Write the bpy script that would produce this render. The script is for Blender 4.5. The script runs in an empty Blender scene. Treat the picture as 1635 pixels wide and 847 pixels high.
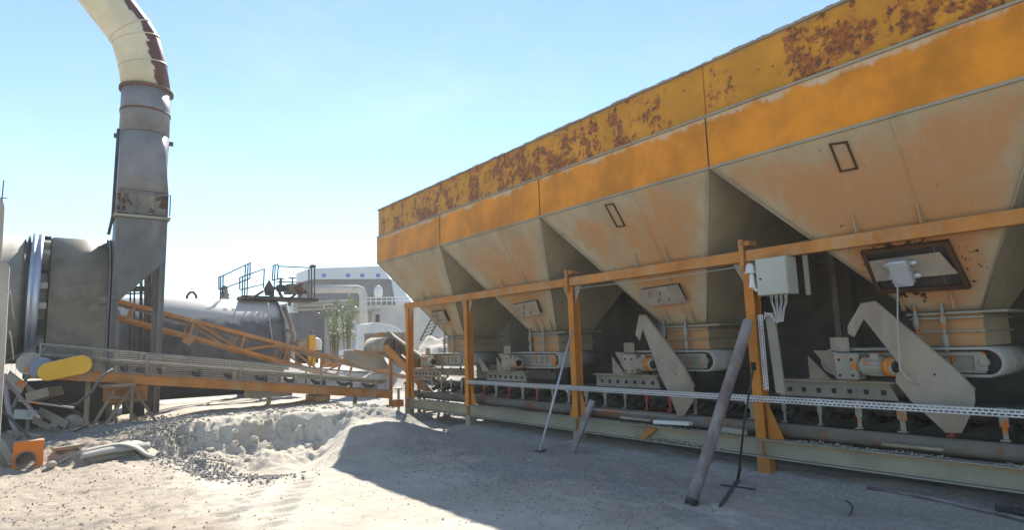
import bpy, math, random
import numpy as np
from mathutils import Vector, Matrix, noise as mnoise
random.seed(7)
V = Vector
# ------------------------------------------------------------------ camera
CF, YAW, PITCH, ROLL, CH = 956.09, .6559, .13, -.0315, 1.65
Fv = V((math.sin(YAW)*math.cos(PITCH), math.cos(YAW)*math.cos(PITCH), math.sin(PITCH)))
R0 = V((math.cos(YAW), -math.sin(YAW), 0)); U0 = R0.cross(Fv)
Rv = math.cos(ROLL)*R0 + math.sin(ROLL)*U0
Uv = -math.sin(ROLL)*R0 + math.cos(ROLL)*U0
E1 = V((1, 0, 0)); E2 = V((0, 1, 0)); E3 = V((0, 0, 1))
scn = bpy.context.scene
cd = bpy.data.cameras.new('camera'); co = bpy.data.objects.new('camera', cd); scn.collection.objects.link(co)
M = Matrix((Rv, Uv, -Fv)).transposed().to_4x4(); M.translation = V((0, 0, CH)); co.matrix_world = M
cd.sensor_width = 36; cd.lens = CF/1635*36; cd.clip_start = .05; cd.clip_end = 3000
scn.camera = co
# ------------------------------------------------------------------ sky, sun, exposure
SUN_EL, SUN_AZ = math.radians(42.5), math.radians(32)      # azimuth from +Y towards +X
w = bpy.data.worlds.new('World'); scn.world = w; w.use_nodes = True
nt = w.node_tree; bg = nt.nodes['Background']
sk = nt.nodes.new('ShaderNodeTexSky'); sk.sky_type = 'NISHITA'; sk.sun_disc = False
sk.sun_elevation = SUN_EL; sk.sun_rotation = SUN_AZ; sk.air_density = 1.0; sk.dust_density = .0; sk.ozone_density = 1.0; sk.altitude = 1800
mx = nt.nodes.new('ShaderNodeMix'); mx.data_type = 'RGBA'; mx.blend_type = 'MULTIPLY'; mx.inputs[0].default_value = 1; mx.inputs[7].default_value = (.95, 1.01, 1.0, 1)
nt.links.new(sk.outputs[0], mx.inputs[6])
tcw = nt.nodes.new('ShaderNodeTexCoord'); mpw = nt.nodes.new('ShaderNodeMapping'); mpw.inputs['Scale'].default_value = (1, 1, 2.6); nt.links.new(tcw.outputs['Generated'], mpw.inputs[0])
nzw = nt.nodes.new('ShaderNodeTexNoise'); nzw.inputs['Scale'].default_value = 2.6; nzw.inputs['Detail'].default_value = 7; nzw.inputs['Roughness'].default_value = .62; nt.links.new(mpw.outputs[0], nzw.inputs['Vector'])
mrw = nt.nodes.new('ShaderNodeMapRange'); mrw.interpolation_type = 'SMOOTHSTEP'; mrw.inputs[1].default_value = .45; mrw.inputs[2].default_value = .78; mrw.inputs[4].default_value = .13; nt.links.new(nzw.outputs[0], mrw.inputs[0])
mcw = nt.nodes.new('ShaderNodeMix'); mcw.data_type = 'RGBA'; mcw.inputs[7].default_value = (5.6, 5.9, 6.2, 1); nt.links.new(mrw.outputs[0], mcw.inputs[0]); nt.links.new(mx.outputs[2], mcw.inputs[6]); nt.links.new(mcw.outputs[2], bg.inputs[0]); bg.inputs[1].default_value = .11
sl = bpy.data.lights.new('sun', 'SUN'); so = bpy.data.objects.new('sun', sl); scn.collection.objects.link(so)
sl.energy = 4.6; sl.angle = math.radians(.53); sl.color = (1, .95, .86)
sd = V((math.sin(SUN_AZ)*math.cos(SUN_EL), math.cos(SUN_AZ)*math.cos(SUN_EL), math.sin(SUN_EL)))
so.rotation_euler = sd.to_track_quat('Z', 'Y').to_euler(); so.location = (0, 0, 30)
vs = scn.view_settings; vs.view_transform = 'Standard'; vs.look = 'None'; vs.gamma = 1; vs.use_curve_mapping = False
vs.exposure = 1.15
# ------------------------------------------------------------------ layout helpers
CP = V((0, 0, CH))
def ray(x, y): return Fv + Rv*((x-817.5)/CF) - Uv*((y-423.5)/CF)
def onpl(x, y, n, c):
    n = V(n); d = ray(x, y); return CP + d*((c-n.dot(CP))/n.dot(d))
def aX(x, y, c): return onpl(x, y, (1, 0, 0), c)
def aY(x, y, c): return onpl(x, y, (0, 1, 0), c)
def aZ(x, y, c): return onpl(x, y, (0, 0, 1), c)
def at(x, y, d): return CP + ray(x, y)*d
# ------------------------------------------------------------------ mesh builder (world coordinates)
COL = scn.collection
ROOTLOC = {}
class MB:
    def __init__(s): s.v = []; s.f = []; s.sm = []
    def add(s, vs, fs, smooth=False):
        o = len(s.v); s.v += [tuple(p) for p in vs]
        for f in fs: s.f.append(tuple(i+o for i in f)); s.sm.append(smooth)
        return s
    def hexa(s, p):      # p[0..3] bottom ring, p[4..7] top ring
        return s.add(p, [(3, 2, 1, 0), (4, 5, 6, 7), (0, 1, 5, 4), (1, 2, 6, 5), (2, 3, 7, 6), (3, 0, 4, 7)])
    def box(s, a, b):
        x0, y0, z0 = a; x1, y1, z1 = b
        x0, x1 = min(x0, x1), max(x0, x1); y0, y1 = min(y0, y1), max(y0, y1); z0, z1 = min(z0, z1), max(z0, z1)
        return s.hexa([(x0, y0, z0), (x1, y0, z0), (x1, y1, z0), (x0, y1, z0), (x0, y0, z1), (x1, y0, z1), (x1, y1, z1), (x0, y1, z1)])
    def obox(s, c, a, b, d):    # centre, three half vectors
        c, a, b, d = V(c), V(a), V(b), V(d)
        return s.hexa([c-a-b-d, c+a-b-d, c+a+b-d, c-a+b-d, c-a-b+d, c+a-b+d, c+a+b+d, c-a+b+d])
    def bar(s, p, q, w, h=None, up=(0, 0, 1)):   # rectangular bar from p to q
        p, q = V(p), V(q); h = h or w; d = (q-p); l = d.length; d = d/l
        u = V(up); sidev = d.cross(u)
        if sidev.length < 1e-3: sidev = d.cross(V((1, 0, 0)))
        sidev.normalize(); u = sidev.cross(d)
        return s.obox((p+q)/2, d*l/2, sidev*w/2, u*h/2)
    def tube(s, pts, r, n=8, caps=True, smooth=True, ref=None):
        pts = [V(p) for p in pts]; rr = r if isinstance(r, (list, tuple)) else [r]*len(pts)
        o = len(s.v); prev = None
        for i, p in enumerate(pts):
            a = (pts[i]-pts[i-1]).normalized() if i > 0 else None
            b = (pts[i+1]-pts[i]).normalized() if i < len(pts)-1 else None
            t = (a+b).normalized() if a and b else (a or b)
            if prev is None:
                x = t.cross(V(ref) if ref else (V((0, 0, 1)) if abs(t.z) < .9 else V((1, 0, 0)))).normalized()
            else: x = (prev - t*prev.dot(t)).normalized()
            prev = x; y = t.cross(x)
            k = 1/max(.5, math.sqrt((1+a.dot(b))/2)) if a and b else 1
            bis = None
            if a and b and (a-b).length > 1e-4: bis = (a-b).normalized()
            for j in range(n):
                an = 2*math.pi*j/n; v = (x*math.cos(an)+y*math.sin(an))*rr[i]
                if bis is not None: v = v + bis*(v.dot(bis)*(k-1))
                s.v.append(tuple(p+v))
        for i in range(len(pts)-1):
            for j in range(n):
                k = (j+1) % n; s.f.append((o+i*n+j, o+i*n+k, o+(i+1)*n+k, o+(i+1)*n+j)); s.sm.append(smooth)
        if caps:
            s.f.append(tuple(o+j for j in range(n))[::-1]); s.sm.append(False)
            e = o+(len(pts)-1)*n; s.f.append(tuple(e+j for j in range(n))); s.sm.append(False)
        return s
    def prism(s, poly, ext):      # closed polygon extruded by vector
        n = len(poly); e = V(ext); a = [V(p) for p in poly]; b = [p+e for p in a]
        fs = [tuple(range(n))[::-1], tuple(range(n, 2*n))] + [(i, (i+1) % n, n+(i+1) % n, n+i) for i in range(n)]
        return s.add(a+b, fs)
    def lathe(s, c, ax, prof, n=24, smooth=True, caps=True):      # prof: list of (along, radius)
        c = V(c); ax = V(ax).normalized(); x = ax.cross(V((0, 0, 1)) if abs(ax.z) < .9 else V((1, 0, 0))).normalized(); y = ax.cross(x)
        o = len(s.v)
        for t, r in prof:
            for j in range(n):
                an = 2*math.pi*j/n; s.v.append(tuple(c+ax*t+(x*math.cos(an)+y*math.sin(an))*max(r, 1e-4)))
        for i in range(len(prof)-1):
            for j in range(n):
                k = (j+1) % n; s.f.append((o+i*n+j, o+i*n+k, o+(i+1)*n+k, o+(i+1)*n+j)); s.sm.append(smooth)
        if caps:
            s.f.append(tuple(o+j for j in range(n))[::-1]); s.sm.append(False)
            e = o+(len(prof)-1)*n; s.f.append(tuple(e+j for j in range(n))); s.sm.append(False)
        return s
    def disc(s, c, ax, r, t, n=20, smooth=True): return s.lathe(c, ax, [(0, r), (t, r)], n, smooth)
    def sheet(s, grid, th):       # grid[i][j] of points, thickened along normals (downwards)
        ni, nj = len(grid), len(grid[0]); P = [[V(p) for p in r] for r in grid]; top = []; bot = []
        for i in range(ni):
            for j in range(nj):
                a = P[min(i+1, ni-1)][j]-P[max(i-1, 0)][j]; b = P[i][min(j+1, nj-1)]-P[i][max(j-1, 0)]
                nn = a.cross(b); nn = nn.normalized() if nn.length > 1e-9 else V((0, 0, 1))
                top.append(P[i][j]); bot.append(P[i][j]-nn*th)
        m = ni*nj; fs = []
        for i in range(ni-1):
            for j in range(nj-1):
                q = (i*nj+j, (i+1)*nj+j, (i+1)*nj+j+1, i*nj+j+1); fs.append(q); fs.append(tuple(k+m for k in q[::-1]))
        rim = [(0, j) for j in range(nj)]+[(i, nj-1) for i in range(1, ni)]+[(ni-1, j) for j in range(nj-2, -1, -1)]+[(i, 0) for i in range(ni-2, 0, -1)]
        idx = [i*nj+j for i, j in rim]
        for k in range(len(idx)):
            a, b = idx[k], idx[(k+1) % len(idx)]; fs.append((a, b, b+m, a+m))
        return s.add(top+bot, fs, True)
    def build(s, name, mat, parent=None, bevel=0, loc=None):
        me = bpy.data.meshes.new(name); o = bpy.data.objects.new(name, me); COL.objects.link(o)
        if parent is not None: off = ROOTLOC[parent.name]; o.parent = parent
        else:
            if loc is None:
                xs = [p[0] for p in s.v]; ys = [p[1] for p in s.v]; zs = [p[2] for p in s.v]
                loc = ((min(xs)+max(xs))/2, (min(ys)+max(ys))/2, min(zs))
            off = V(loc); o.location = off
        ROOTLOC[o.name] = off
        me.from_pydata([(p[0]-off[0], p[1]-off[1], p[2]-off[2]) for p in s.v], [], s.f)
        me.polygons.foreach_set('use_smooth', s.sm)
        me.update(); me.materials.append(mat)
        if bevel:
            m = o.modifiers.new('bevel', 'BEVEL'); m.width = bevel; m.segments = 1; m.limit_method = 'ANGLE'; m.angle_limit = .6
        return o
def tag(o, label=None, cat=None, group=None, kind=None):
    if label: o['label'] = label
    if cat: o['category'] = cat
    if group: o['group'] = group
    if kind: o['kind'] = kind
    return o
def thing(name, loc, label, cat, group=None):
    o = bpy.data.objects.new(name, None); COL.objects.link(o); o.location = loc; o.empty_display_size = .2
    ROOTLOC[o.name] = V(loc); return tag(o, label, cat, group)
# ------------------------------------------------------------------ materials
def node(t, k, **kw):
    n = t.nodes.new(k)
    for a, b in kw.items(): setattr(n, a, b)
    return n
def ramp(t, fac, a, b, ca=None, cb=None):
    if ca is not None: a, b = b, a
    m = node(t, 'ShaderNodeMapRange', interpolation_type='SMOOTHSTEP'); t.links.new(fac, m.inputs[0]); m.inputs[1].default_value = a; m.inputs[2].default_value = b
    return m.outputs[0]
def ramp_old(t, fac, a, b, ca=(0, 0, 0, 1), cb=(1, 1, 1, 1)):
    r = node(t, 'ShaderNodeValToRGB'); r.color_ramp.elements[0].position = a; r.color_ramp.elements[1].position = b
    r.color_ramp.elements[0].color = ca; r.color_ramp.elements[1].color = cb; t.links.new(fac, r.inputs[0]); return r.outputs[0]
def noi(t, vec, scale, detail=5, rough=.6, stretch=None):
    n = node(t, 'ShaderNodeTexNoise'); n.inputs['Scale'].default_value = scale; n.inputs['Detail'].default_value = detail; n.inputs['Roughness'].default_value = rough
    if stretch:
        m = node(t, 'ShaderNodeMapping'); m.inputs['Scale'].default_value = stretch; t.links.new(vec, m.inputs[0]); vec = m.outputs[0]
    t.links.new(vec, n.inputs['Vector']); return n.outputs['Fac']
def mix(t, f, a, b):
    m = node(t, 'ShaderNodeMix', data_type='RGBA')
    for i, x in ((0, f), (6, a), (7, b)):
        if isinstance(x, (int, float)): m.inputs[i].default_value = x
        elif isinstance(x, tuple): m.inputs[i].default_value = (*x, 1) if len(x) == 3 else x
        else: t.links.new(x, m.inputs[i])
    return m.outputs[2]
def mth(t, op, a, b=0., c=None, clamp=False):
    m = node(t, 'ShaderNodeMath', operation=op, use_clamp=clamp)
    for i, x in enumerate((a, b) if c is None else (a, b, c)):
        if isinstance(x, (int, float)): m.inputs[i].default_value = x
        else: t.links.new(x, m.inputs[i])
    return m.outputs[0]
RUST = (.115, .038, .014); RUSTD = (.035, .016, .01); DUST = (.42, .37, .29); DUSTG = (.30, .285, .245)
def paint(name, base, var=.25, dust=.3, dcol=DUST, rust=.1, rscale=6, rough=.6, top=.7, metal=0, bump=.15, extra=None, streak=True):
    m = bpy.data.materials.new(name); m.use_nodes = True; t = m.node_tree; b = t.nodes['Principled BSDF']
    g = node(t, 'ShaderNodeNewGeometry'); P = g.outputs['Position']
    dark = tuple(c*(1-var) for c in base); lite = tuple(min(.9, c*(1+var)) for c in base)
    c = mix(t, ramp(t, noi(t, P, 1.7, 6), .3, .7), dark, lite)
    if dust > 0:
        n = noi(t, P, 2.3, 8, .65, (1, 1, .35) if streak else None)
        lo = .72-dust*.6
        c = mix(t, mth(t, 'MULTIPLY', ramp(t, n, lo, lo+.22), min(1, .35+dust)), c, dcol)
    if extra: c = extra(t, P, g, c)
    if rust > 0:
        n = noi(t, P, rscale, 7, .62)
        th = .76-rust*.42
        c = mix(t, ramp(t, n, th, th+.035), c, mix(t, ramp(t, noi(t, P, rscale*4, 4), .4, .65), RUST, RUSTD))
    if top > 0:
        s = node(t, 'ShaderNodeSeparateXYZ'); t.links.new(g.outputs['Normal'], s.inputs[0])
        f = mth(t, 'MULTIPLY', ramp(t, s.outputs[2], .45, .85), top)
        c = mix(t, f, c, dcol)
    t.links.new(c, b.inputs['Base Color']); b.inputs['Metallic'].default_value = metal; b.inputs['Specular IOR Level'].default_value = .5 if metal else .22
    t.links.new(mth(t, 'ADD', mth(t, 'MULTIPLY', noi(t, P, 9, 3), .3), rough-.15), b.inputs['Roughness'])
    if bump:
        bp = node(t, 'ShaderNodeBump'); bp.inputs['Strength'].default_value = bump; bp.inputs['Distance'].default_value = .01
        t.links.new(noi(t, P, 25, 6, .7), bp.inputs['Height']); t.links.new(bp.outputs[0], b.inputs['Normal'])
    return m
def sepz(t, P):
    s = node(t, 'ShaderNodeSeparateXYZ'); t.links.new(P, s.inputs[0]); return s.outputs
def band_rust(t, P, g, c):      # blistered rust that gathers in patches along the upper boards
    s = sepz(t, P)
    reg = ramp(t, noi(t, P, .45, 3, .5, (0, 1, 0)), .30, .52)
    far = ramp(t, s[1], 4.3, 5.3)
    near = ramp(t, s[1], 2.9, 3.15, 0, 0)
    reg = mth(t, 'MAXIMUM', near, mth(t, 'MULTIPLY', far, mth(t, 'ADD', mth(t, 'MULTIPLY', reg, .40), .66)))
    z0 = mth(t, 'SUBTRACT', s[2], 4.5)
    n = mth(t, 'ADD', noi(t, P, 4.2, 7, .66), mth(t, 'MULTIPLY', noi(t, P, 15, 5, .6), .30))
    n = mth(t, 'ADD', n, mth(t, 'MULTIPLY', noi(t, P, 6, 5, .7, (1, 2.2, .18)), .22))
    n = mth(t, 'SUBTRACT', n, mth(t, 'MULTIPLY', z0, .10))
    n = mth(t, 'ADD', n, mth(t, 'MULTIPLY', reg, .135))
    f = mth(t, 'MULTIPLY', ramp(t, n, .88, .935), ramp(t, noi(t, P, 40, 4, .7), .25, .48))
    halo = ramp(t, n, .77, .93)
    c = mix(t, mth(t, 'MULTIPLY', halo, .7), c, (.42, .16, .02))
    dots = ramp(t, noi(t, P, 7.5, 2, .4), .725, .745)
    f = mth(t, 'MAXIMUM', f, dots)
    topd = ramp(t, mth(t, 'ADD', s[2], mth(t, 'MULTIPLY', noi(t, P, 5, 5, .7, (1, 1, .3)), .12)), 4.90, 4.97)
    c = mix(t, mth(t, 'MULTIPLY', topd, .6), c, (.30, .20, .10))
    return mix(t, f, c, mix(t, ramp(t, noi(t, P, 22, 4), .4, .62), (.33, .10, .016), (.12, .045, .014)))
def lip_dust(t, P, g, c):       # pale dust streak that hangs below the ledge
    s = sepz(t, P); n = noi(t, P, 3.2, 7, .7, (1, 1, .3))
    f = ramp(t, mth(t, 'ADD', s[2], mth(t, 'MULTIPLY', n, .42)), 4.38, 4.45)
    c = mix(t, mth(t, 'MULTIPLY', f, .9), c, (.56, .43, .28))
    return c
def hop_extra(t, P, g, c):
    s = sepz(t, P)
    n = noi(t, P, 1.1, 5, .6)
    # orange shows in the middle of each plate, worn dusty at its upper and lower rims
    u = mth(t, 'ADD', mth(t, 'MULTIPLY', n, .7), mth(t, 'MULTIPLY', noi(t, P, 7, 6, .7, (1, 1, .3)), .45))
    ra = node(t, 'ShaderNodeAttribute', attribute_name='rim').outputs['Fac']
    u = mth(t, 'SUBTRACT', u, mth(t, 'MULTIPLY', mth(t, 'POWER', ra, 1.3), .32))
    f = ramp(t, mth(t, 'SUBTRACT', u, mth(t, 'MULTIPLY', mth(t, 'SUBTRACT', s[1], 2.5), .022)), .20, .58)
    nn = sepz(t, g.outputs['Normal'])
    f = mth(t, 'MULTIPLY', f, ramp(t, mth(t, 'ABSOLUTE', nn[0]), .55, .75))
    c = mix(t, mth(t, 'MULTIPLY', f, .85), c, (.47, .225, .085))
    drip = ramp(t, noi(t, P, 3, 6, .7, (1, 3.5, .25)), .55, .68)
    c = mix(t, mth(t, 'MULTIPLY', drip, .12), c, (.50, .44, .34))
    spots = ramp(t, noi(t, P, 14, 3, .5), .73, .76)
    c = mix(t, spots, c, (.16, .06, .025))
    fine = ramp(t, noi(t, P, 38, 5, .75), .56, .72)
    c = mix(t, mth(t, 'MULTIPLY', fine, .22), c, (.22, .12, .06))
    vd = node(t, 'ShaderNodeVectorMath', operation='SUBTRACT'); t.links.new(P, vd.inputs[0]); vd.inputs[1].default_value = (6.9, 2.31, 2.29)
    vm = node(t, 'ShaderNodeVectorMath', operation='MULTIPLY'); t.links.new(vd.outputs[0], vm.inputs[0]); vm.inputs[1].default_value = (1, .8, 1.3)
    ln = node(t, 'ShaderNodeVectorMath', operation='LENGTH'); t.links.new(vm.outputs[0], ln.inputs[0])
    near = ramp(t, ln.outputs['Value'], .36, .62, 0, 0)
    c = mix(t, mth(t, 'MULTIPLY', near, .55), c, (.45, .17, .05))
    sp2 = ramp(t, mth(t, 'ADD', noi(t, P, 9, 6, .7), mth(t, 'MULTIPLY', near, .16)), .70, .73)
    return mix(t, sp2, c, (.05, .022, .014))
def rim_rust(t, P, g, c):
    at_ = node(t, 'ShaderNodeAttribute', attribute_name='rust')
    f = ramp(t, mth(t, 'ADD', at_.outputs['Fac'], mth(t, 'MULTIPLY', noi(t, P, 2.6, 7, .7), 1.1)), .84, .93)
    return mix(t, f, c, mix(t, noi(t, P, 6, 4), (.11, .035, .025), (.06, .02, .015)))
mt = {}
mt['upper'] = paint('faded yellow paint', (.56, .245, .014), .14, .10, rust=0, top=.8, rough=.55, extra=band_rust, bump=.25)
mt['lower'] = paint('orange yellow paint', (.60, .215, .009), .26, .12, dcol=(.5, .28, .07), rust=.02, rscale=9, top=.8, rough=.5, extra=lip_dust)
mt['hopper'] = paint('dusty hopper steel', (.38, .305, .19), .1, .5, dcol=(.42, .355, .245), rust=0, top=.2, rough=.8, extra=hop_extra)
mt['orange'] = paint('worn orange paint', (.46, .185, .04), .2, .45, dcol=(.42, .30, .17), rust=.12, rscale=5, rough=.6)
mt['stringer'] = paint('grimy rust streaked tube', (.17, .155, .125), .2, .5, dcol=(.2, .185, .155), rust=.1, rough=.8, top=.9, extra=lambda t, P, g, c: mix(t, mth(t, 'MULTIPLY', ramp(t, noi(t, P, 1.6, 4, .6), .54, .62), .8), c, (.24, .085, .025)))
mt['orange2'] = paint('bright orange paint', (.52, .19, .025), .18, .28, dcol=(.38, .24, .12), rust=.10, rough=.5)
mt['box_orange'] = paint('orange enamel', (.65, .17, .015), .08, .1, rust=.02, rough=.45, top=.8)
mt['beam'] = paint('grey green dusty steel', (.31, .285, .20), .15, .4, dcol=DUSTG, rust=.05, rough=.75, top=.9)
mt['dustsheet'] = paint('dust caked steel', (.29, .26, .20), .2, .5, dcol=(.33, .30, .235), rust=.04, rough=.85, top=.6)
mt['plate'] = paint('buff steel plate', (.30, .24, .175), .2, .45, dcol=(.36, .32, .26), rust=.12, rscale=6, rough=.8, top=.3)
mt['machine'] = paint('chipped grey machine paint', (.30, .28, .22), .2, .5, dcol=(.36, .33, .27), rust=.06, rough=.8, extra=lambda t, P, g, c: mix(t, ramp(t, noi(t, P, 7, 4), .56, .60), c, (.58, .17, .03)))
mt['grey'] = paint('weathered grey steel', (.125, .125, .122), .2, .3, dcol=(.25, .24, .22), rust=.04, rough=.55, top=.6)
mt['stack'] = paint('blue grey stack steel', (.19, .186, .19), .2, .3, dcol=(.25, .24, .225), rust=.14, rscale=3, rough=.5, top=.5)
mt['panel'] = paint('rusted panel', (.17, .155, .12), .3, .3, rust=.62, rscale=2.2, rough=.7)
mt['rusty'] = paint('rusted flange', (.13, .06, .035), .35, .2, rust=.3, rough=.8)
mt['cream'] = paint('cream enamel with rust', (.58, .52, .36), .12, .25, dcol=(.5, .42, .27), rust=.17, rscale=3.5, rough=.5, extra=rim_rust)
mt['drum'] = paint('heat browned drum steel', (.155, .135, .10), .3, .35, dcol=(.24, .215, .165), rust=.05, rscale=2, rough=.6, streak=False)
mt['shell'] = paint('pale dusted drum shell', (.32, .30, .26), .2, .5, rust=.03, rough=.7)
mt['ring'] = paint('polished riding ring', (.42, .46, .52), .15, 0, rust=0, rough=.42, top=0, metal=.7)
mt['dark'] = paint('dark oily steel', (.045, .042, .038), .4, .25, dcol=(.16, .15, .13), rust=.05, rough=.7, top=.5)
mt['tank'] = paint('tarred tank shell', (.085, .085, .09), .4, .35, dcol=(.2, .195, .19), rust=0, rough=.6, top=.0, extra=lambda t, P, g, c: mix(t, ramp(t, mth(t, 'ADD', sepz(t, g.outputs['Normal'])[2], mth(t, 'MULTIPLY', noi(t, P, 3, 6, .65), .4)), .60, .82), c, (.56, .52, .46)))  # pale upper side: dust, with the sunlit top painted into its colour
mt['white'] = paint('dusty white paint', (.62, .62, .60), .08, .3, dcol=(.55, .52, .46), rust=.02, rough=.6)
mt['rail'] = paint('navy rail paint', (.03, .045, .09), .2, 0, rust=.05, rough=.5, top=0)
mt['galv'] = paint('galvanised steel', (.50, .51, .52), .12, .3, dcol=(.5, .48, .44), rust=0, rough=.5, metal=.4)
mt['wire'] = paint('dusty wire mesh', (.24, .235, .215), .2, .4, rust=.05, rough=.7)
mt['belt'] = paint('worn rubber belt', (.10, .10, .095), .3, .5, dcol=(.30, .285, .255), rust=0, rough=.85, top=.75)
mt['beltpale'] = paint('dust coated rubber', (.36, .34, .29), .15, .5, dcol=(.48, .45, .38), rust=0, rough=.9, top=.5)
mt['yellow'] = paint('yellow guard paint', (.68, .38, .03), .06, .08, rust=.02, rough=.45, top=.6)
mt['blue'] = paint('blue grey motor paint', (.16, .21, .30), .15, .3, rust=.02, rough=.6)
mt['wood'] = paint('weathered timber', (.27, .20, .13), .25, .4, rust=0, rough=.9)
mt['pipe'] = paint('rusty brown pipe', (.15, .11, .10), .35, .55, dcol=(.30, .28, .26), rust=.1, rscale=9, rough=.7)
mt['concrete'] = paint('rough concrete', (.34, .32, .28), .2, .4, rust=0, rough=.95, bump=.5, streak=False)
mt['ebox'] = paint('grey enclosure paint', (.42, .42, .36), .06, .2, dcol=(.42, .38, .31), rust=0, rough=.5)
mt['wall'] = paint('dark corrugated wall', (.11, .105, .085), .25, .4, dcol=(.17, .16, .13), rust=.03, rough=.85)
mt['clad'] = paint('pale cladding', (.50, .53, .56), .05, .15, rust=0, rough=.5, top=0)
mt['cladd'] = paint('dark cladding', (.13, .125, .13), .15, .3, dcol=(.22, .2, .19), rust=0, rough=.7, top=.4)
mt['bluesq'] = paint('blue panel', (.04, .12, .42), .1, 0, rust=0, rough=.5, top=0)
mt['pale'] = paint('pale render', (.46, .44, .40), .1, .3, rust=0, rough=.8)
mt['red'] = paint('faded red paint', (.36, .05, .04), .2, .3, rust=.05, rough=.6)
mt['stain'] = paint('rust weld stain', (.075, .04, .022), .3, 0, rust=0, rough=.8, top=0)
mt['cable'] = paint('pale cable sheath', (.40, .39, .36), .1, .2, rust=0, rough=.6)
mt['black'] = paint('black rubber', (.02, .02, .02), .2, .2, dcol=(.12, .12, .11), rust=0, rough=.7, top=.3)
mt['leaf'] = paint('sunlit leaves', (.20, .26, .07), .4, .2, dcol=(.25, .27, .15), rust=0, rough=.6, top=0, bump=0)
mt['pine'] = paint('dark needles', (.03, .06, .025), .3, 0, rust=0, rough=.7, top=0, bump=0)
def stone_mat(name, a, b):
    m = bpy.data.materials.new(name); m.use_nodes = True; t = m.node_tree; bs = t.nodes['Principled BSDF']
    g = node(t, 'ShaderNodeNewGeometry')
    c = mix(t, g.outputs['Random Per Island'], a, b)
    c = mix(t, ramp(t, noi(t, g.outputs['Position'], 60, 3), .4, .7), c, DUSTG)
    t.links.new(c, bs.inputs['Base Color']); bs.inputs['Roughness'].default_value = .95; return m
mt['stone'] = stone_mat('pale stones', (.46, .40, .32), (.28, .23, .18))
mt['gravel'] = stone_mat('grey gravel', (.17, .162, .15), (.33, .31, .28))
# ------------------------------------------------------------------ ground
def sst(a, b, x):
    t = min(1, max(0, (x-a)/(b-a))); return t*t*(3-2*t)
def fb(x, y, s, o=4, seed=0.):
    return mnoise.fractal(V((x*s+seed, y*s-seed*.7, seed)), .9, 2.1, o)
def gz(x, y, fine=True):
    n1 = mnoise.noise(V((x*.9, 1.7, 0))); n2 = mnoise.noise(V((x*3, 4, 0)))
    base = .012*math.sin(x)
    # bank on which the conveyor stands
    east = 1-sst(5.0, 6.3, x+.25*mnoise.noise(V((x, y*1.3, 3))))
    lip = 12.05+.25*n1+.10*n2-.75*sst(3.2, 4.6, x)
    lip += .07*mnoise.noise(V((x*7, 2, 0)))+.04*mnoise.noise(V((x*17, y*3, 0)))
    plat = .30+.18*sst(.8, 2.6, x)
    rise = sst(lip-.85, lip, y+.10*mnoise.noise(V((x*4, y*4, 5))))
    # hollow dug in front of it
    ax_, ay_ = 3.05, 8.25; al_ = math.radians(30)
    d = -(x-ax_)*math.cos(al_)+(y-ay_)*math.sin(al_)+.06*mnoise.noise(V((x*2, y*2, 7)))
    wallE = sst(-.15, .62, d)
    hollow = wallE*sst(8.1, 9.6, y-.25*max(0, 2.6-x))*sst(1.1, 2.3, x+.2*n2)
    h = base-.24*hollow
    h += .36*(1-wallE)*sst(8.7, 10.4, y)*sst(2.4, 3.0, x)*(1-sst(4.9, 6.2, x))
    toe = hollow*sst(9.4, 10.6, y)*(1-rise)
    h += toe*(.15+.13*fb(x, y, 2.2, 6, 5)+.05*fb(x, y, 8, 4, 2))
    h = h*(1-rise*east)+plat*rise*east
    face = rise*(1-rise)*4*east
    h += face*(.11*fb(x, y, 2.6, 6, 11)+.05*fb(x, y, 8, 4, 3)+.03)
    back = sst(13, 15.5, y)
    h += back*.08*fb(x, y, .7, 3, 2)*(1-sst(22, 30, y))
    h -= sst(15, 22, y)*plat*.75*east
    left = (1-sst(1.2, 3.0, x+.35*mnoise.noise(V((x, y*.8, 8)))))*sst(5, 7, y)*(1-sst(12, 13, y))
    h += left*(.05+.06*fb(x, y, 1.1, 5, 9))
    h += .10*math.exp(-((x-5.4)**2+(y-6.9)**2)/.5)+.07*math.exp(-((x-4.6)**2+(y-5.1)**2)/1.3)
    h += .12*math.exp(-((x-6.9)**2)/.25)*sst(-2, 0, y)*(1-sst(10, 11, y))
    if fine:
        lf = 1-sst(.8, 2.4, x+.6*mnoise.noise(V((x, y, 1)))); sh = sst(3.2, 4.6, x-.05*y)
        h += .016*fb(x, y, 2.4, 5, 1)+(.006+.012*lf+.004*sh)*fb(x, y, 9, 5, 4)+.022*sh*fb(x, y, 1.3, 4, 6)
        for o_ in (0, .55): h -= .04*math.exp(-((x-.5*y+1.85-o_)**4)/.0006)*(.55+.45*math.sin(y*26+8*abs(x-.5*y+1.85-o_)))*sst(4, 5, y)*(1-sst(7.8, 8.6, y))
    return h
def axis(lo, hi, dens, far):
    a = list(np.arange(lo, hi, dens)); s = dens; x = hi; up = []
    while x < far[1]: up.append(x); s *= 1.14; x += s
    s = dens; x = lo-dens; dn = []
    while x > far[0]: dn.append(x); s *= 1.14; x -= s
    return dn[::-1]+a+up
gx = axis(-1.5, 7.5, .032, (-900, 900)); gy = axis(3.2, 14.0, .032, (-300, 1500))
gm = MB(); ny = len(gy)
for x in gx:
    for y in gy: gm.v.append((x, y, gz(x, y)*(1 if abs(x) < 60 and y < 80 else 0)))
for i in range(len(gx)-1):
    for j in range(ny-1): gm.f.append((i*ny+j, (i+1)*ny+j, (i+1)*ny+j+1, i*ny+j+1)); gm.sm.append(True)
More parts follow.
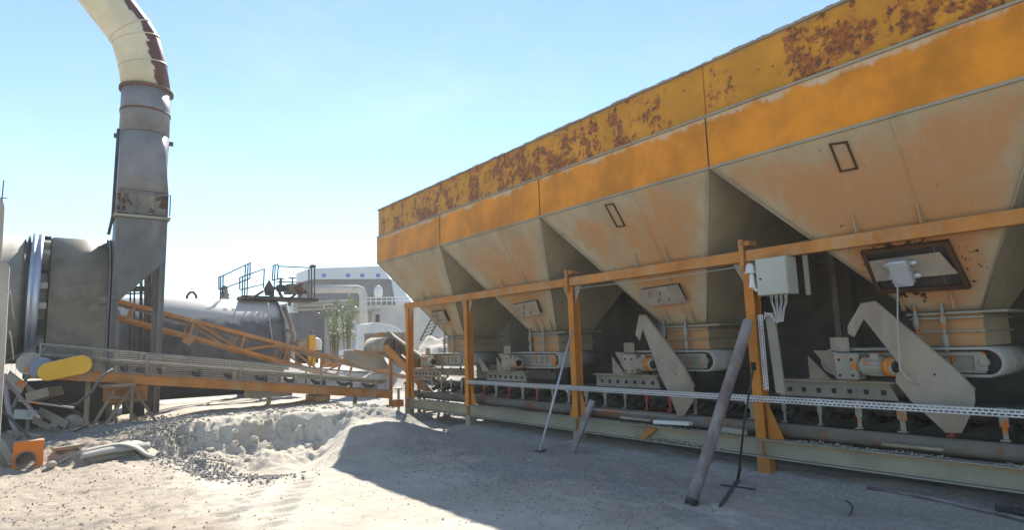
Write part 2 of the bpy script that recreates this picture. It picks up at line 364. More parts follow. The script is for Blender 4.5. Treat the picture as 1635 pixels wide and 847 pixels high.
def ground_mat():
    m = bpy.data.materials.new('dusty ground'); m.use_nodes = True; t = m.node_tree; b = t.nodes['Principled BSDF']
    g = node(t, 'ShaderNodeNewGeometry'); P = g.outputs['Position']; s = sepz(t, P)
    c = mix(t, ramp(t, noi(t, P, .8, 8, .6), .35, .68), (.60, .54, .44), (.47, .42, .34))
    soil = ramp(t, mth(t, 'SUBTRACT', noi(t, P, .9, 6, .65), mth(t, 'MULTIPLY', mth(t, 'SUBTRACT', s[0], 1.4), .20)), .38, .62)
    c = mix(t, mth(t, 'MULTIPLY', soil, .95), c, mix(t, noi(t, P, 6, 5), (.34, .27, .20), (.48, .41, .325)))
    gr = ramp(t, mth(t, 'ADD', noi(t, P, .7, 5), mth(t, 'MULTIPLY', mth(t, 'SUBTRACT', s[0], 4.4), .16)), .50, .68)
    c = mix(t, mth(t, 'MULTIPLY', gr, .75), c, mix(t, ramp(t, noi(t, P, 30, 4, .7), .4, .62), (.28, .27, .245), (.43, .41, .37)))
    c = mix(t, mth(t, 'MULTIPLY', ramp(t, noi(t, P, 45, 4, .7), .52, .7), .35), c, (.25, .22, .19))
    c = mix(t, ramp(t, noi(t, P, 28, 2, .4), .74, .77), c, (.16, .14, .12))
    t.links.new(c, b.inputs['Base Color']); b.inputs['Roughness'].default_value = .95; b.inputs['Specular IOR Level'].default_value = .15
    bp = node(t, 'ShaderNodeBump'); bp.inputs['Strength'].default_value = .7; bp.inputs['Distance'].default_value = .03
    h = mth(t, 'ADD', noi(t, P, 14, 8, .7), mth(t, 'MULTIPLY', noi(t, P, 70, 4, .7), .5))
    t.links.new(h, bp.inputs['Height']); t.links.new(bp.outputs[0], b.inputs['Normal']); return m
GM = ground_mat()
gnd = gm.build('ground', GM, loc=(0, 0, 0)); tag(gnd, kind='structure')
# ------------------------------------------------------------------ retaining wall behind the bins
Wy0, Wy1 = -9, 14.0
wl = thing('retaining_wall', (9.6, 2, 0), 'dark ribbed retaining wall in the gloom behind the row of bins', 'wall')
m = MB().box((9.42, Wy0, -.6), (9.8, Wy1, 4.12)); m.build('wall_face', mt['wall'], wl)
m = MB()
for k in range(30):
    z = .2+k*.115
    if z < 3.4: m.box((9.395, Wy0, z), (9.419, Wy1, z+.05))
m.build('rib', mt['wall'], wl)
m = MB()
for y in (10.2, 7.1, 4.0, .9, -2.2): m = MB().box((9.25, y-.08, -.3), (9.392, y+.08, 3.5)); m.build('buttress', mt['wall'], wl)
m = MB().hexa([(9.81, Wy0, -.6), (16, Wy0, -.6), (16, Wy1, -.6), (9.81, Wy1, -.6), (9.81, Wy0, 3.4), (12, Wy0, 3.4), (12, Wy1, 3.4), (9.81, Wy1, 3.4)])
tag(m.build('loading_ramp', GM), kind='structure')
# ------------------------------------------------------------------ aggregate bins
XB0, XB1 = 6.05, 9.2; ZB, ZS, ZT = 3.64, 4.266, 4.90
NF = V((.96, 0, .60)); CFc = .96*6.05+.6*3.64; NN = V((-.96, 0, -.60)).normalized()   # front plate plane, outward normal
def onf(x, y, off=0.):
    return onpl(x, y, NF, CFc-off*NF.length)
Yb = [-2.19, .9066, 4.0022, 7.098, 10.194, 13.10]
blabels = ['rusty aggregate bin at the far right edge of the photo, mostly outside it',
           'nearest full aggregate bin, its hopper hatch carrying a grey vibrator',
           'aggregate bin third from the far end, thin outlined rectangle on its dusty orange hopper',
           'aggregate bin second from the far end, with small raised hatch on its beige hopper',
           'farthest aggregate bin at the left end of the row, under which daylight shows']
def face_box(mb, P4, h):        # raised plate on the hopper front: 4 points on the face
    P = [V(p) for p in P4]; mb.prism(P, NN*h)
def outline(mb, P4, w_, h):
    P = [V(p) for p in P4]
    for i in range(4):
        a, b = P[i], P[(i+1) % 4]; d = (b-a).normalized(); s_ = d.cross(NN).normalized()
        mb.prism([a-s_*w_/2-d*w_/2, b-s_*w_/2+d*w_/2, b+s_*w_/2+d*w_/2, a+s_*w_/2-d*w_/2], NN*h)
outl = []
for k in range(5):
    y0, y1 = Yb[k], Yb[k+1]; L = y1-y0
    B = thing('aggregate_bin', (7.6, (y0+y1)/2, 1.8), blabels[k], 'hopper bin', 'aggregate bins in the long row')
    g_ = .003; a, b = y0+g_, y1-g_
    # upper boards: four walls, open top
    m = MB(); X0, X1 = XB0+.03, XB1-.03
    zt = ZT
    segs = 9; ys = [a+(b-a)*i/segs for i in range(segs+1)]
    m.box((X0, a, ZS+.004), (X0+.02, b, zt)); m.box((X1-.02, a, ZS+.004), (X1, b, zt))
    m.box((X0+.022, a, ZS+.004), (X1-.022, a+.02, zt)); m.box((X0+.022, b-.02, ZS+.004), (X1-.022, b, zt))
    if k == 2: m.box((X0-.012, a, ZS+.01), (X0-.001, a+.008, zt-.02))
    ub = m.build('upper_boards', mt['upper'], B)
    m = MB()
    n = 40
    for i in range(n):
        q0, q1 = a+(b-a)*i/n, a+(b-a)*(i+1)/n; h0 = .018+.02*random.random(); 
        m.box((X0-.03, q0, zt+.001), (X0+.04, q1-.001, zt+h0))
    m.build('top_rim', mt['dustsheet'], B)
    # lower boards
    m = MB(); m.box((XB0, a, ZB), (XB0+.022, b, ZS)); m.box((XB1-.02, a, ZB), (XB1, b, ZS))
    m.box((XB0+.024, a, ZB), (XB1-.022, a+.02, ZS)); m.box((XB0+.024, b-.02, ZB), (XB1-.022, b, ZS))
    lb = m.build('lower_boards', mt['lower'], B)
    m = MB(); m.box((XB0-.03, a, ZS-.025), (XB0-.002, b, ZS+.002)); m.build('ledge', mt['dustsheet'], B, .004)
    m = MB(); m.box((XB0-.012, a, ZB-.03), (XB0+.03, b, ZB-.002)); m.build('lip', mt['dustsheet'], B)
    # seam at the boundary
    m = MB()
    q = [y1-.004]
    for yy in q: m.box((XB0-.006, yy-.009, ZB), (XB0-.001, yy+.006, ZS-.03))
    m.build('seam', mt['stain'], B)
    # hopper shell
    ny_, fy_ = a+.95*L/3.0957, b-1.42*L/3.0957
    if k == 1: fy_ = 2.42
    ox0, ox1, oz = 7.18, 8.06, 1.83
    lo = [V((ox0, ny_, oz)), V((ox1, ny_, oz)), V((ox1, fy_, oz)), V((ox0, fy_, oz))]
    hi = [V((XB0, a, ZB-.002)), V((XB1, a, ZB-.002)), V((XB1, b, ZB-.002)), V((XB0, b, ZB-.002))]
    m = MB(); sh_ = V((.006, 0, 0)); m.hexa([lo[0]+sh_, lo[1], lo[2], lo[3]+sh_, hi[0]+sh_, hi[1], hi[2], hi[3]+sh_]); hp = m.build('hopper', mt['hopper'], B)
    gr_ = []; rim = []; NG = 24
    for i in range(NG+1):
        row = []
        for j in range(NG+1):
            u, v_ = i/NG, j/NG; p = lo[0].lerp(lo[3], u).lerp(hi[0].lerp(hi[3], u), v_); wloc = (lo[3]-lo[0]).lerp(hi[3]-hi[0], v_).length
            q = p+NN*(-.008*math.sin(math.pi*u)*math.sin(math.pi*v_)*(1+mnoise.noise(V((u*3, v_*3, k*5)))*2)); row.append(q)
            ed = min(u*wloc, (1-u)*wloc, (1-v_)*1.9*.9, v_*1.9*1.6+.1); rim.append(max(0., 1-ed/.42))
        gr_.append(row)
    mf = MB().sheet(gr_, .004); fo = mf.build('front_plate', mt['hopper'], hp)
    aa = fo.data.attributes.new('rim', 'FLOAT', 'POINT'); aa.data.foreach_set('value', rim+rim)
    # edge beads along the plate joints, gusset plates
    m = MB()
    for i in (0, 3): m.tube([lo[i]+V((-.004, 0, 0)), hi[i]+V((-.004, 0, 0))], .011, 5)
    m.build('weld_bead', mt['plate'], hp)
    for u_ in (.38,):
        m = MB().tube([lo[0].lerp(lo[3], u_)+NN*.004, hi[0].lerp(hi[3], u_)+NN*.002], .004, 5); m.build('plate_seam', mt['hopper'], hp)
    gy = {1: (2.67, 2.08), 2: (5.62, 5.08), 3: (8.85, 8.18), 4: (11.83, 11.42), 0: (-.4, -1.0)}[k]
    for yy in gy:
        zl, zh = 2.672, 2.90
        p = lambda z: (CFc-.6*z)/.96
        m = MB().prism([(p(zh)-.002, yy, zh), (p(zl)-.002, yy, zl), (p(zl)-.09, yy, zl)], (0, .012, 0)); m.build('gusset', mt['hopper'], hp)
    for yy in {1: (2.5, 2.05), 2: (5.53, 5.1), 3: (8.5, 8.1), 4: (11.75, 11.4), 0: (-.6, -1.05)}[k]:
        zl, zh = 1.86, 2.10; p = lambda z: (CFc-.6*z)/.96
        m = MB().prism([(p(zh)-.002, yy, zh), (p(zl)-.002, yy, zl), (p(zl)-.10, yy, zl)], (0, .012, 0)); m.build('gusset', mt['hopper'], hp)
    # hatch and weld outlines
    if k == 1:
        o_ = MB(); outline(o_, [onf(1326, 230), onf(1352, 226), onf(1369, 268), onf(1343, 273)], .02, .02); o_.build('weld_outline', mt['stain'], hp)
        P = [onf(1380, 402), onf(1512, 385), onf(1546, 455), onf(1406, 464)]
        o_ = MB(); outline(o_, P, .045, .05); o_.build('hatch_frame', mt['stain'], hp, .004)
        o_ = MB(); face_box(o_, [p+NN*.002 for p in P], .003); o_.build('hatch_opening', mt['dark'], hp)
        Q = [onf(1388, 417, .07), onf(1500, 402, .07), onf(1530, 436, .07), onf(1400, 449, .07)]
        hh = MB(); face_box(hh, Q, .02); hh = hh.build('hatch_cover', mt['plate'], hp, .003)
        # grey vibrator bolted across the hatch
        vb = thing('vibrator_motor', onf(1440, 440, .12), 'grey box vibrator motor bolted over the hatch of the nearest hopper', 'vibrator')
        c0, c1 = onf(1432, 415, .15), onf(1446, 455, .15); d = (c1-c0).normalized(); sdv = d.cross(NN).normalized()
        mm = MB().obox((c0+c1)/2, d*(c1-c0).length*.5, sdv*.085, NN*.055); mm.build('body', mt['galv'], vb, .012)
        mm = MB()
        for f_ in (.2, .5, .8): mm.obox(c0.lerp(c1, f_)-NN*.01, d*.012, sdv*.095, NN*.052)
        mm.build('rib', mt['galv'], vb)
        for f_ in (.25, .75):
            mm = MB().lathe(c0.lerp(c1, f_)-sdv*.10-NN*.04, -sdv, [(-.02, .03), (.03, .03), (.035, .02), (.05, .02)], 12); mm.build('bolt', mt['galv'], vb)
            mm = MB().lathe(c0.lerp(c1, f_)+sdv*.10-NN*.04, sdv, [(-.02, .03), (.03, .03), (.035, .02), (.05, .02)], 12); mm.build('bolt', mt['galv'], vb)
        q0 = aX(1433, 455, 6.72); q1 = aX(1437, 590, 6.72)
        mm = MB().tube([q0+V((.1, 0, .03)), q0, q0.lerp(q1, .5)+V((0, .01, 0)), q1, q1+V((.03, -.05, -.1)), q1+V((.08, -.13, -.16))], .008, 6); mm.build('power_cable', mt['cable'], vb)
    else:
        if k == 2:
            o_ = MB(); outline(o_, [onf(967, 327), onf(980, 325), onf(998, 360), onf(986, 362)], .016, .02); o_.build('weld_outline', mt['stain'], hp)
        P = {0: [V((6.85, -.2, 0)), V((6.85, -.93, 0)), V((6.97, -.95, 0)), V((6.97, -.22, 0))],
             2: [onf(1022, 460), onf(1087, 450), onf(1101, 478), onf(1036, 486)], 3: [onf(818, 485), onf(860, 477), onf(868, 499), onf(830, 505)],
             4: [onf(688, 497), onf(712, 494), onf(720, 512), onf(698, 516)]}[k]
        if k == 0: P = [V((p.x, p.y, (CFc-.96*p.x)/.6)) for p in P]
        o_ = MB(); c_ = sum(P, V())/4; face_box(o_, [c_+(p-c_)*.9 for p in P], .07); o_ = o_.build('hatch_box', mt['dark'], hp)
        o_ = MB(); face_box(o_, [p+NN*.071 for p in P], .012); ht = o_.build('hatch_cover', mt['plate'], hp, .003)
        o_ = MB()
        for (u_, v_) in ((.25, .3), (.5, .3), (.4, .7), (.65, .7)):
            q = P[0].lerp(P[1], u_).lerp(P[3].lerp(P[2], u_), v_)+NN*.084
            d = (P[1]-P[0]).normalized()*.6+(P[0]-P[3]).normalized()*.8; d.normalize(); sdv = d.cross(NN)
            o_.obox(q+NN*.014, d*.035, sdv*.006, NN*.014)
        o_.build('clamp', mt['dustsheet'], hp)
    # aggregate inside the bin, seen along the rim
    nx_, nyy = 14, 20; m = MB(); base = len(m.v)
    grid = []
    for i in range(nx_+1):
        r_ = []
        for j in range(nyy+1):
            u, v = i/nx_, j/nyy; edge = min(u, 1-u, v, 1-v)*2
            r_.append((X0+.03+(X1-X0-.06)*u, a+.03+(b-a-.06)*v, ZT-.12+.16*min(1, edge*1.6)+.03*mnoise.noise(V((i*.9, j*.9, k)))))
        grid.append(r_)
    m.sheet(grid, .1)
    tag(m.build('aggregate_heap', mt['gravel']), 'grey aggregate filling the bin up to its rusty rim', 'aggregate', kind='stuff')
# crumbs of aggregate along the rim
def rock(m, c, r, seed=0):
    c = V(c); rnd = random.Random(seed); pts = []
    t = (1+5**.5)/2
    ico = [(-1, t, 0), (1, t, 0), (-1, -t, 0), (1, -t, 0), (0, -1, t), (0, 1, t), (0, -1, -t), (0, 1, -t), (t, 0, -1), (t, 0, 1), (-t, 0, -1), (-t, 0, 1)]
    fs = [(0, 11, 5), (0, 5, 1), (0, 1, 7), (0, 7, 10), (0, 10, 11), (1, 5, 9), (5, 11, 4), (11, 10, 2), (10, 7, 6), (7, 1, 8), (3, 9, 4), (3, 4, 2), (3, 2, 6), (3, 6, 8), (3, 8, 9), (4, 9, 5), (2, 4, 11), (6, 2, 10), (8, 6, 7), (9, 8, 1)]
    sx, sy, sz = rnd.uniform(.7, 1.2), rnd.uniform(.7, 1.2), rnd.uniform(.5, .85); an = rnd.uniform(0, 6.28); ca, sa = math.cos(an), math.sin(an)
    for p in ico:
        q = V(p).normalized()*r*rnd.uniform(.75, 1.15); q = V((q.x*sx, q.y*sy, q.z*sz)); pts.append(c+V((q.x*ca-q.y*sa, q.x*sa+q.y*ca, q.z)))
    m.add(pts, fs)
def pebble(m, c, r, rnd):       # cheap eight-faced stone
    an = rnd.uniform(0, 6.28); ca, sa = math.cos(an)*r, math.sin(an)*r; k = rnd.uniform(.6, 1.1); h = r*rnd.uniform(.45, .9); x, y, z = c
    m.add([(x+ca, y+sa, z), (x-sa*k, y+ca*k, z+h*.2), (x-ca, y-sa, z+h*.1), (x+sa*k, y-ca*k, z), (x+ca*.2, y+sa*.3, z+h), (x, y, z-h*.5)],
          [(0, 1, 4), (1, 2, 4), (2, 3, 4), (3, 0, 4), (1, 0, 5), (2, 1, 5), (3, 2, 5), (0, 3, 5)])
rnd = random.Random(5)
m = MB()
for i in range(1100):
    y = rnd.uniform(.8, 13); 
    if mnoise.noise(V((0, y*1.1, 0))) < -.15: continue
    pebble(m, (XB0+.04+rnd.uniform(-.03, .05), y, ZT+.025+abs(rnd.gauss(0, .008))), rnd.uniform(.008, .022), rnd)
tag(m.build('rim_gravel', mt['gravel']), 'loose stones lying along the top rim of the bins', 'gravel', kind='stuff')
# ------------------------------------------------------------------ support frame
FR = thing('support_frame', (6.6, 5, 0), 'long orange and grey green steel frame with leaning orange posts carrying the bins', 'steel frame')
XP = 6.56
def hsec(m, x, y, z0, z1, w_=.12, d_=.15, t=.012):
    m.box((x, y-w_/2, z0), (x+t, y+w_/2, z1)); m.box((x+d_-t, y-w_/2, z0), (x+d_, y+w_/2, z1)); m.box((x+t+.001, y-t/2, z0), (x+d_-t-.001, y+t/2, z1))
posts = [-2.15, .9066, 3.93, 7.03, 10.12, 12.62]
for i, py in enumerate(posts):
    if i < 1: continue
    m = MB(); hsec(m, XP, py, .47, 2.528 if i != 3 and i != 2 else 2.52); po = m.build('post', mt['orange2'], FR, .003)
    m = MB(); m.prism([(XP+.06, py-.065, .47), (XP+.06, py-.25, .47), (XP+.06, py-.065, .92)], (.012, 0, 0)); m.build('gusset', mt['orange2'], po)
    if i in (3, 4, 5):
        m = MB(); m.prism([(XP+.06, py+.065, .47), (XP+.06, py+.2, .47), (XP+.06, py+.065, .72)], (.012, 0, 0)); m.build('gusset', mt['orange2'], po)
    m = MB()
    for s_ in (-1, 1): m.prism([(XP+.05, py+s_*.065, 2.527), (XP+.05, py+s_*.21, 2.527), (XP+.05, py+s_*.065, 2.25)], (.012, 0, 0))
    m.build('bracket', mt['plate'], po)
    m = MB(); m.box((XP+.01, py-.075, -.3), (XP+.14, py+.075, .255)); m.build('foot', mt['orange'] if i in (2,) else mt['beam'], FR, .003)
    # joint plates where rails meet on the bolted posts
    if i in (2, 3):
        m = MB().box((XP-.055, py+.0, 2.42), (XP-.02, py+.055, 2.80)); m.box((XP-.018, py-.06, 2.72), (XP+.16, py+.05, 2.78)); j_ = m.build('joint_plate', mt['orange'], FR, .003)
        m = MB()
        for z_ in (2.46, 2.76): m.disc((XP-.075, py+.027, z_), (1, 0, 0), .018, .02, 8)
        m.build('bolt', mt['beam'], j_)
def rail_seg(ya, yb_, za0=2.6629, nm='top_rail'):
    m = MB(); n = 6
    m.box((XP-.018, ya, 2.53), (XP+.0, yb_, 2.663)); m.box((XP+.001, ya, 2.645), (XP+.07, yb_, 2.663)); m.box((XP+.001, ya, 2.53), (XP+.07, yb_, 2.545))
    return m.build(nm, mt['orange'], FR, .003)
for a_, b_ in ((-2.2, 3.925), (3.99, 7.02), (7.09, 12.70)): rail_seg(a_, b_)
def ibeam(m, x, y0_, y1_, z0, z1, w_=.14, t=.014):
    m.box((x-w_/2, y0_, z1-t), (x+w_/2, y1_, z1)); m.box((x-w_/2, y0_, z0), (x+w_/2, y1_, z0+t)); m.box((x-.006, y0_, z0+t+.001), (x+.006, y1_, z1-t-.001))
m = MB(); ibeam(m, XP+.07, -2.3, 12.75, .256, .466); bb = m.build('base_beam', mt['beam'], FR, .003)
for py in posts[1:]:
    m = MB(); m.box((XP+.0, py-.006, .272), (XP+.062, py+.006, .45)); m.build('stiffener', mt['orange'], bb)
m = MB(); m.box((XP-.004, -2.3, .440), (XP-.001, 5.9, .446)); m.build('paint_edge', mt['orange'], bb)
m = MB(); m.prism([(XP-.0, 5.75, .27), (XP-.0, 5.6, .44), (XP-.0, 5.45, .43), (XP, 5.68, .27)], (.05, 0, 0)); m.build('bent_flange', mt['orange'], bb)
# rear posts and beam
for py in posts[2:]:
    m = MB(); hsec(m, 8.75, py, -.2, 3.3, .08, .12); m.build('rear_post', mt['stringer'], FR)
    m = MB(); m.box((XP+.16, py-.03, .5), (8.74, py+.03, .56)); m.build('cross_beam', mt['beam'], FR)
m = MB(); ibeam(m, 8.82, -2.3, 12.75, .256, .466); m.build('rear_beam', mt['beam'], FR)
m = MB(); m.box((8.7, -2.2, 2.9), (8.74, 12.7, 3.02)); m.build('rear_rail', mt['stringer'], FR)
# ------------------------------------------------------------------ belt feeders
flabels = {1: 'nearest belt feeder, chipped orange motor half hidden by a big hook shaped buff plate',
           2: 'belt feeder with slim hook plate, under the third bin from the far end',
           3: 'belt feeder between the two slender middle posts, without a hook shaped plate',
           4: 'farthest belt feeder, grey with dust, between the two leftmost orange posts'}
PL4 = [(2.662, 1.969), (2.799, 1.953), (2.955, 1.721), (2.962, 1.64), (2.90, 1.60), (2.785, 1.787), (2.525, 1.363), (2.548, 1.138), (2.437, .964), (2.167, .676), (2.041, .682), (1.95, .86), (1.904, .976), (1.896, 1.09), (2.041, 1.288)]
PL3 = [(5.838, 2.001), (5.738, 1.995), (5.397, 1.614), (5.127, 1.272), (4.972, 1.004), (4.986, .832), (5.161, .608), (5.264, .601), (5.36, .829), (5.538, 1.164), (5.72, 1.68), (5.80, 1.78), (5.848, 1.647), (5.924, 1.735)]
PL3 = [(5.838, 2.001), (5.738, 1.995), (5.397, 1.614), (5.127, 1.272), (4.972, 1.004), (4.986, .832), (5.161, .608), (5.264, .601), (5.36, .829), (5.538, 1.164), (5.785, 1.80), (5.85, 1.62), (5.93, 1.72)]
for k in (4, 3, 2, 1):
    y0 = Yb[k]; y1 = Yb[k+1]
    Fd = thing('belt_feeder', (7.5, y0+1.4, 1.1), flabels[k], 'belt feeder', 'belt feeders under the bins')
    na, fa = y0+.96, y0+(1.52 if k == 1 else 1.66)
    # neck under the hopper outlet
    m = MB(); m.hexa([V((7.2, na, 1.48)), V((8.04, na, 1.48)), V((8.04, fa, 1.48)), V((7.2, fa, 1.48)), V((7.19, na+.0, 1.80)), V((8.05, na, 1.80)), V((8.05, fa, 1.80)), V((7.19, fa, 1.80))])
    nk = m.build('neck', mt['hopper'], Fd, .004)
    m = MB(); m.box((7.13, na-.22, 1.80), (8.1, fa+.07, 1.826)); m.box((7.13, na-.03, 1.755), (8.1, fa+.05, 1.775)); m.box((7.16, na-.02, 1.62), (8.1, fa+.04, 1.64)); m.build('flange', mt['dustsheet'], nk, .003)
    for yy in (na+.30, fa-.02):
        m = MB(); m.tube([(7.10, yy, 1.42), (7.10, yy, 1.92)], .016, 8); m.disc((7.10, yy, 1.66), (0, 0, 1), .03, .13, 8); m.disc((7.10, yy, 1.48), (0, 0, 1), .03, .12, 8); m.build('tie_rod', mt['machine'], nk)
    # belt loop
    zt, zb_ = 1.472, 1.185; r = (zt-zb_)/2; zc = (zt+zb_)/2; ya, yb2 = y0+.80+r, y0+2.35
    pts = []
    for i in range(13):
        an = math.pi/2+math.pi*i/12; pts.append((ya+math.cos(an)*r, zc+math.sin(an)*r))
    for i in range(13):
        an = -math.pi/2+math.pi*i/12; pts.append((yb2+math.cos(an)*r, zc+math.sin(an)*r))
    m = MB(); n = len(pts); o0 = 7.06; o1 = 8.1; t_ = .012
    V_ = []
    for xx in (o0, o1):
        for (py, pz) in pts:
            V_.append((xx, py, pz))
        for (py, pz) in pts:
            cx_ = ya if py < ya else (yb2 if py > yb2 else py); d = V((py-cx_, pz-zc)).normalized() if cx_ in (ya, yb2) else V((0, 1 if pz > zc else -1)); V_.append((xx, py-d.x*t_*2, pz-d.y*t_*2))
    fs = []
    for i in range(n):
        j = (i+1) % n
        fs += [(i, j, 2*n+j, 2*n+i), (n+j, n+i, 3*n+i, 3*n+j), (i, n+i, n+j, j), (2*n+j, 3*n+j, 3*n+i, 2*n+i)]
    m.add(V_, fs, True); m.build('belt', mt['beltpale'], Fd)
    # side frame inside the loop with slots and tail bearing
    m = MB(); m.box((7.10, ya+.02, zb_+.04), (7.125, yb2, zb_+.075)); m.box((7.10, ya+.02, zt-.085), (7.125, yb2, zt-.045))
    for f_ in (.02, .2, .34, .5, .75): m.box((7.101, ya+.06+f_, zb_+.076), (7.124, ya+.085+f_, zt-.086))
    sf = m.build('side_frame', mt['machine'], Fd, .002)
    m = MB(); m.box((7.13, ya+.02, zb_+.05), (7.14, yb2, zt-.05)); m.build('side_plate', mt['dustsheet'], sf)
    m = MB(); m.lathe((7.08, ya+.03, zc), (1, 0, 0), [(0, .028), (.01, .045), (.03, .05), (.06, .05)], 16); m.box((7.09, ya+.0, zc-.08), (7.099, ya+.1, zc+.08)); m.build('bearing', mt['machine'], sf)
    m = MB(); m.lathe((7.16, ya, zc), (1, 0, 0), [(0, r-.03), (.85, r-.03)], 20); m.build('tail_pulley', mt['dark'], Fd)
    # gearbox and motor
    gy0 = y0+2.12
    m = MB(); m.hexa([V((6.86, gy0-.10, 1.14)), V((7.06, gy0-.10, 1.14)), V((7.06, gy0+.13, 1.14)), V((6.86, gy0+.13, 1.14)), V((6.86, gy0-.12, 1.43)), V((7.06, gy0-.12, 1.43)), V((7.06, gy0+.15, 1.43)), V((6.86, gy0+.15, 1.43))])
    gb = m.build('gearbox', mt['machine'], Fd, .02)
    for (dy, dz) in ((-.05, .22), (.08, .22), (.08, .05), (-.05, .05)): m = MB(); m.disc((6.845, gy0+dy, 1.14+dz), (1, 0, 0), .014, .02, 8); m.build('bolt', mt['dark'], gb)
    mc = V((6.93, gy0-.12, 1.29))
    m = MB().lathe(mc, (-.35, -1, 0), [(0, .07), (.04, .085), (.05, .10), (.08, .10), (.085, .085), (.30, .085), (.31, .095), (.37, .092), (.40, .06)], 20)
    mo = m.build('motor', mt['machine'], Fd)
    m = MB(); d_ = V((-.35, -1, 0)).normalized()
    m.lathe(mc+d_*.31, d_, [(0, .098), (.07, .096)], 20); m.build('fan_cowl', mt['orange2'] if k in (1, 2) else mt['machine'], mo)
    m = MB(); m.lathe(mc+d_*.401, d_, [(0, .06), (.02, .045)], 16); m.build('fan_grille', mt['black'], mo)
    m = MB()
    for i in range(14):
        an = 2*math.pi*i/14; rd = V((0, 0, 1))*math.cos(an)+d_.cross(V((0, 0, 1)))*math.sin(an)
        m.obox(mc+d_*.19+rd*.09, d_*.09, rd*.01, d_.cross(rd)*.003)
    m.build('cooling_fin', mt['machine'], mo)
    m = MB(); m.obox(mc+d_*.18+V((0, 0, .10)), d_*.05, V((.05, 0, 0)), V((0, 0, .035))); m.build('terminal_box', mt['machine'], mo, .006)
    # small side plates and scoop left of the gearbox
    m = MB(); m.prism([(7.0, gy0+.15, 1.45), (7.0, gy0+.42, 1.46), (7.0, gy0+.17, 1.12)], (.01, 0, 0)); m.prism([(7.02, gy0+.50, 1.40), (7.02, gy0+.25, 1.12), (7.02, gy0+.50, 1.13)], (.01, 0, 0)); m.build('scoop', mt['plate'], Fd)
    m = MB().box((7.0, gy0+.02, 1.44), (7.012, gy0+.22, 1.60)); m.build('tab_plate', mt['plate'], Fd)
    if k == 3:
        m = MB().prism([(6.8, 10.04, 1.36), (6.8, 9.96, 1.36), (6.8, 9.66, 1.12), (6.8, 9.9, 1.12)], (.012, 0, 0)); m.build('deflector_plate', mt['plate'], Fd)
    if k in (1, 2):
        pl_ = PL4 if k == 1 else PL3
        dy = Yb[4]-Yb[2] if k == 4 else 0
        m = MB().prism([(6.80 if k != 4 else 6.9, p[0]+dy, p[1]) for p in pl_], (.012, 0, 0)); hk = m.build('hook_plate', mt['plate'], Fd, .003)
        m = MB()
        q = pl_[-3:] if k == 1 else pl_[1:5]
        if k == 1: rl = [(2.662, 1.969), (2.041, 1.288), (1.896, 1.09)]
        else: rl = [(5.738+dy, 1.995), (5.397+dy, 1.614), (5.127+dy, 1.272), (4.972+dy, 1.004)]
        for i in range(len(rl)-1): m.bar((6.825, *rl[i]), (6.825, *rl[i+1]), .004, .03, up=(1, 0, 0))
        m.build('plate_edge', mt['hopper'], hk)
        m = MB(); hy = 2.20 if k == 1 else 5.25+dy; hz = 1.22 if k == 1 else 1.16
        m.disc((6.797, hy, hz), (1, 0, 0), .011, .002, 10); m.build('bolt_hole', mt['black'], hk)
    # hanger brackets down to the collecting belt
    for yy in (y0+1.3, y0+2.1):
        m = MB().box((7.3, yy, 1.1), (7.33, yy+.03, 1.2)); m.build('hanger', mt['dark'], Fd)
# ------------------------------------------------------------------ collecting conveyor under the feeders
CC = thing('collecting_conveyor', (7.4, 5, .45), 'low dusty trough conveyor running beneath the feeders the length of the row', 'conveyor')
m = MB()
for xx in (6.9, 7.98): m.tube([(xx, -2.2, .535), (xx, 12.9, .535)], .082, 10)
m.build('stringer', mt['stringer'], CC)
m = MB(); n = 60; g = []
for i in range(n+1):
    y = -2.2+15.1*i/n; g.append([(7.05+.83*u, y, .70+.16*abs(2*u-1)**1.6+.01*random.random()) for u in (0, .15, .35, .5, .65, .85, 1)])
m.sheet(g, .012); m.build('belt', mt['belt'], CC)
ys_ = []
y = -1.6
while y < 12.6: ys_.append(y); y += .42
for i, y in enumerate(ys_):
    c_ = random.random(); mm_ = mt['red'] if c_ < .2 else mt['machine'] if c_ > .7 else mt['dustsheet']
    m = MB(); wid = random.choice((.05, .07, .09))
    m.box((7.0, y-wid/2, .74), (7.012, y+wid/2, .92)); m.box((7.0, y-wid*.28, .63), (7.012, y+wid*.28, .739)); m.box((6.96, y-wid*.5, .615), (7.02, y+wid*.5, .63))
    ib = m.build('idler_bracket', mm_, CC)
    m = MB().lathe((7.04, y, .66), (1, 0, .35), [(0, .045), (.28, .045)], 10); m.lathe((7.33, y, .66), (1, 0, 0), [(0, .045), (.26, .045)], 10); m.lathe((7.61, y, .66), (1, 0, .0), [(0, .045), (.28, .045)], 10); m.build('roller', mt['dark'], ib)
for k in (0, 1, 2, 3, 4):
    y0 = Yb[k]
    m = MB(); a_, b_ = y0+1.72, y0+3.02; 
    m.prism([(7.05, a_+.0, .925), (7.05, b_, .925), (7.05, b_, 1.09), (7.05, a_+.08, 1.10)], (.015, 0, 0)); sb_ = m.build('skirt_board', mt['dustsheet'], CC, .003)
    m = MB(); m.box((6.99, a_, 1.10), (7.12, b_, 1.125)); m.build('skirt_flange', mt['plate'], sb_)
    for i in range(7): m = MB().box((7.03, a_+.12+i*.17, .975+.01*random.random()), (7.049, a_+.16+i*.17, 1.03)); m.build('clamp', mt['dark'], sb_)
    m = MB().prism([(7.75, a_, .925), (7.75, b_, .925), (7.75, b_, 1.09), (7.75, a_, 1.10)], (.015, 0, 0)); m.build('skirt_board', mt['dustsheet'], CC)
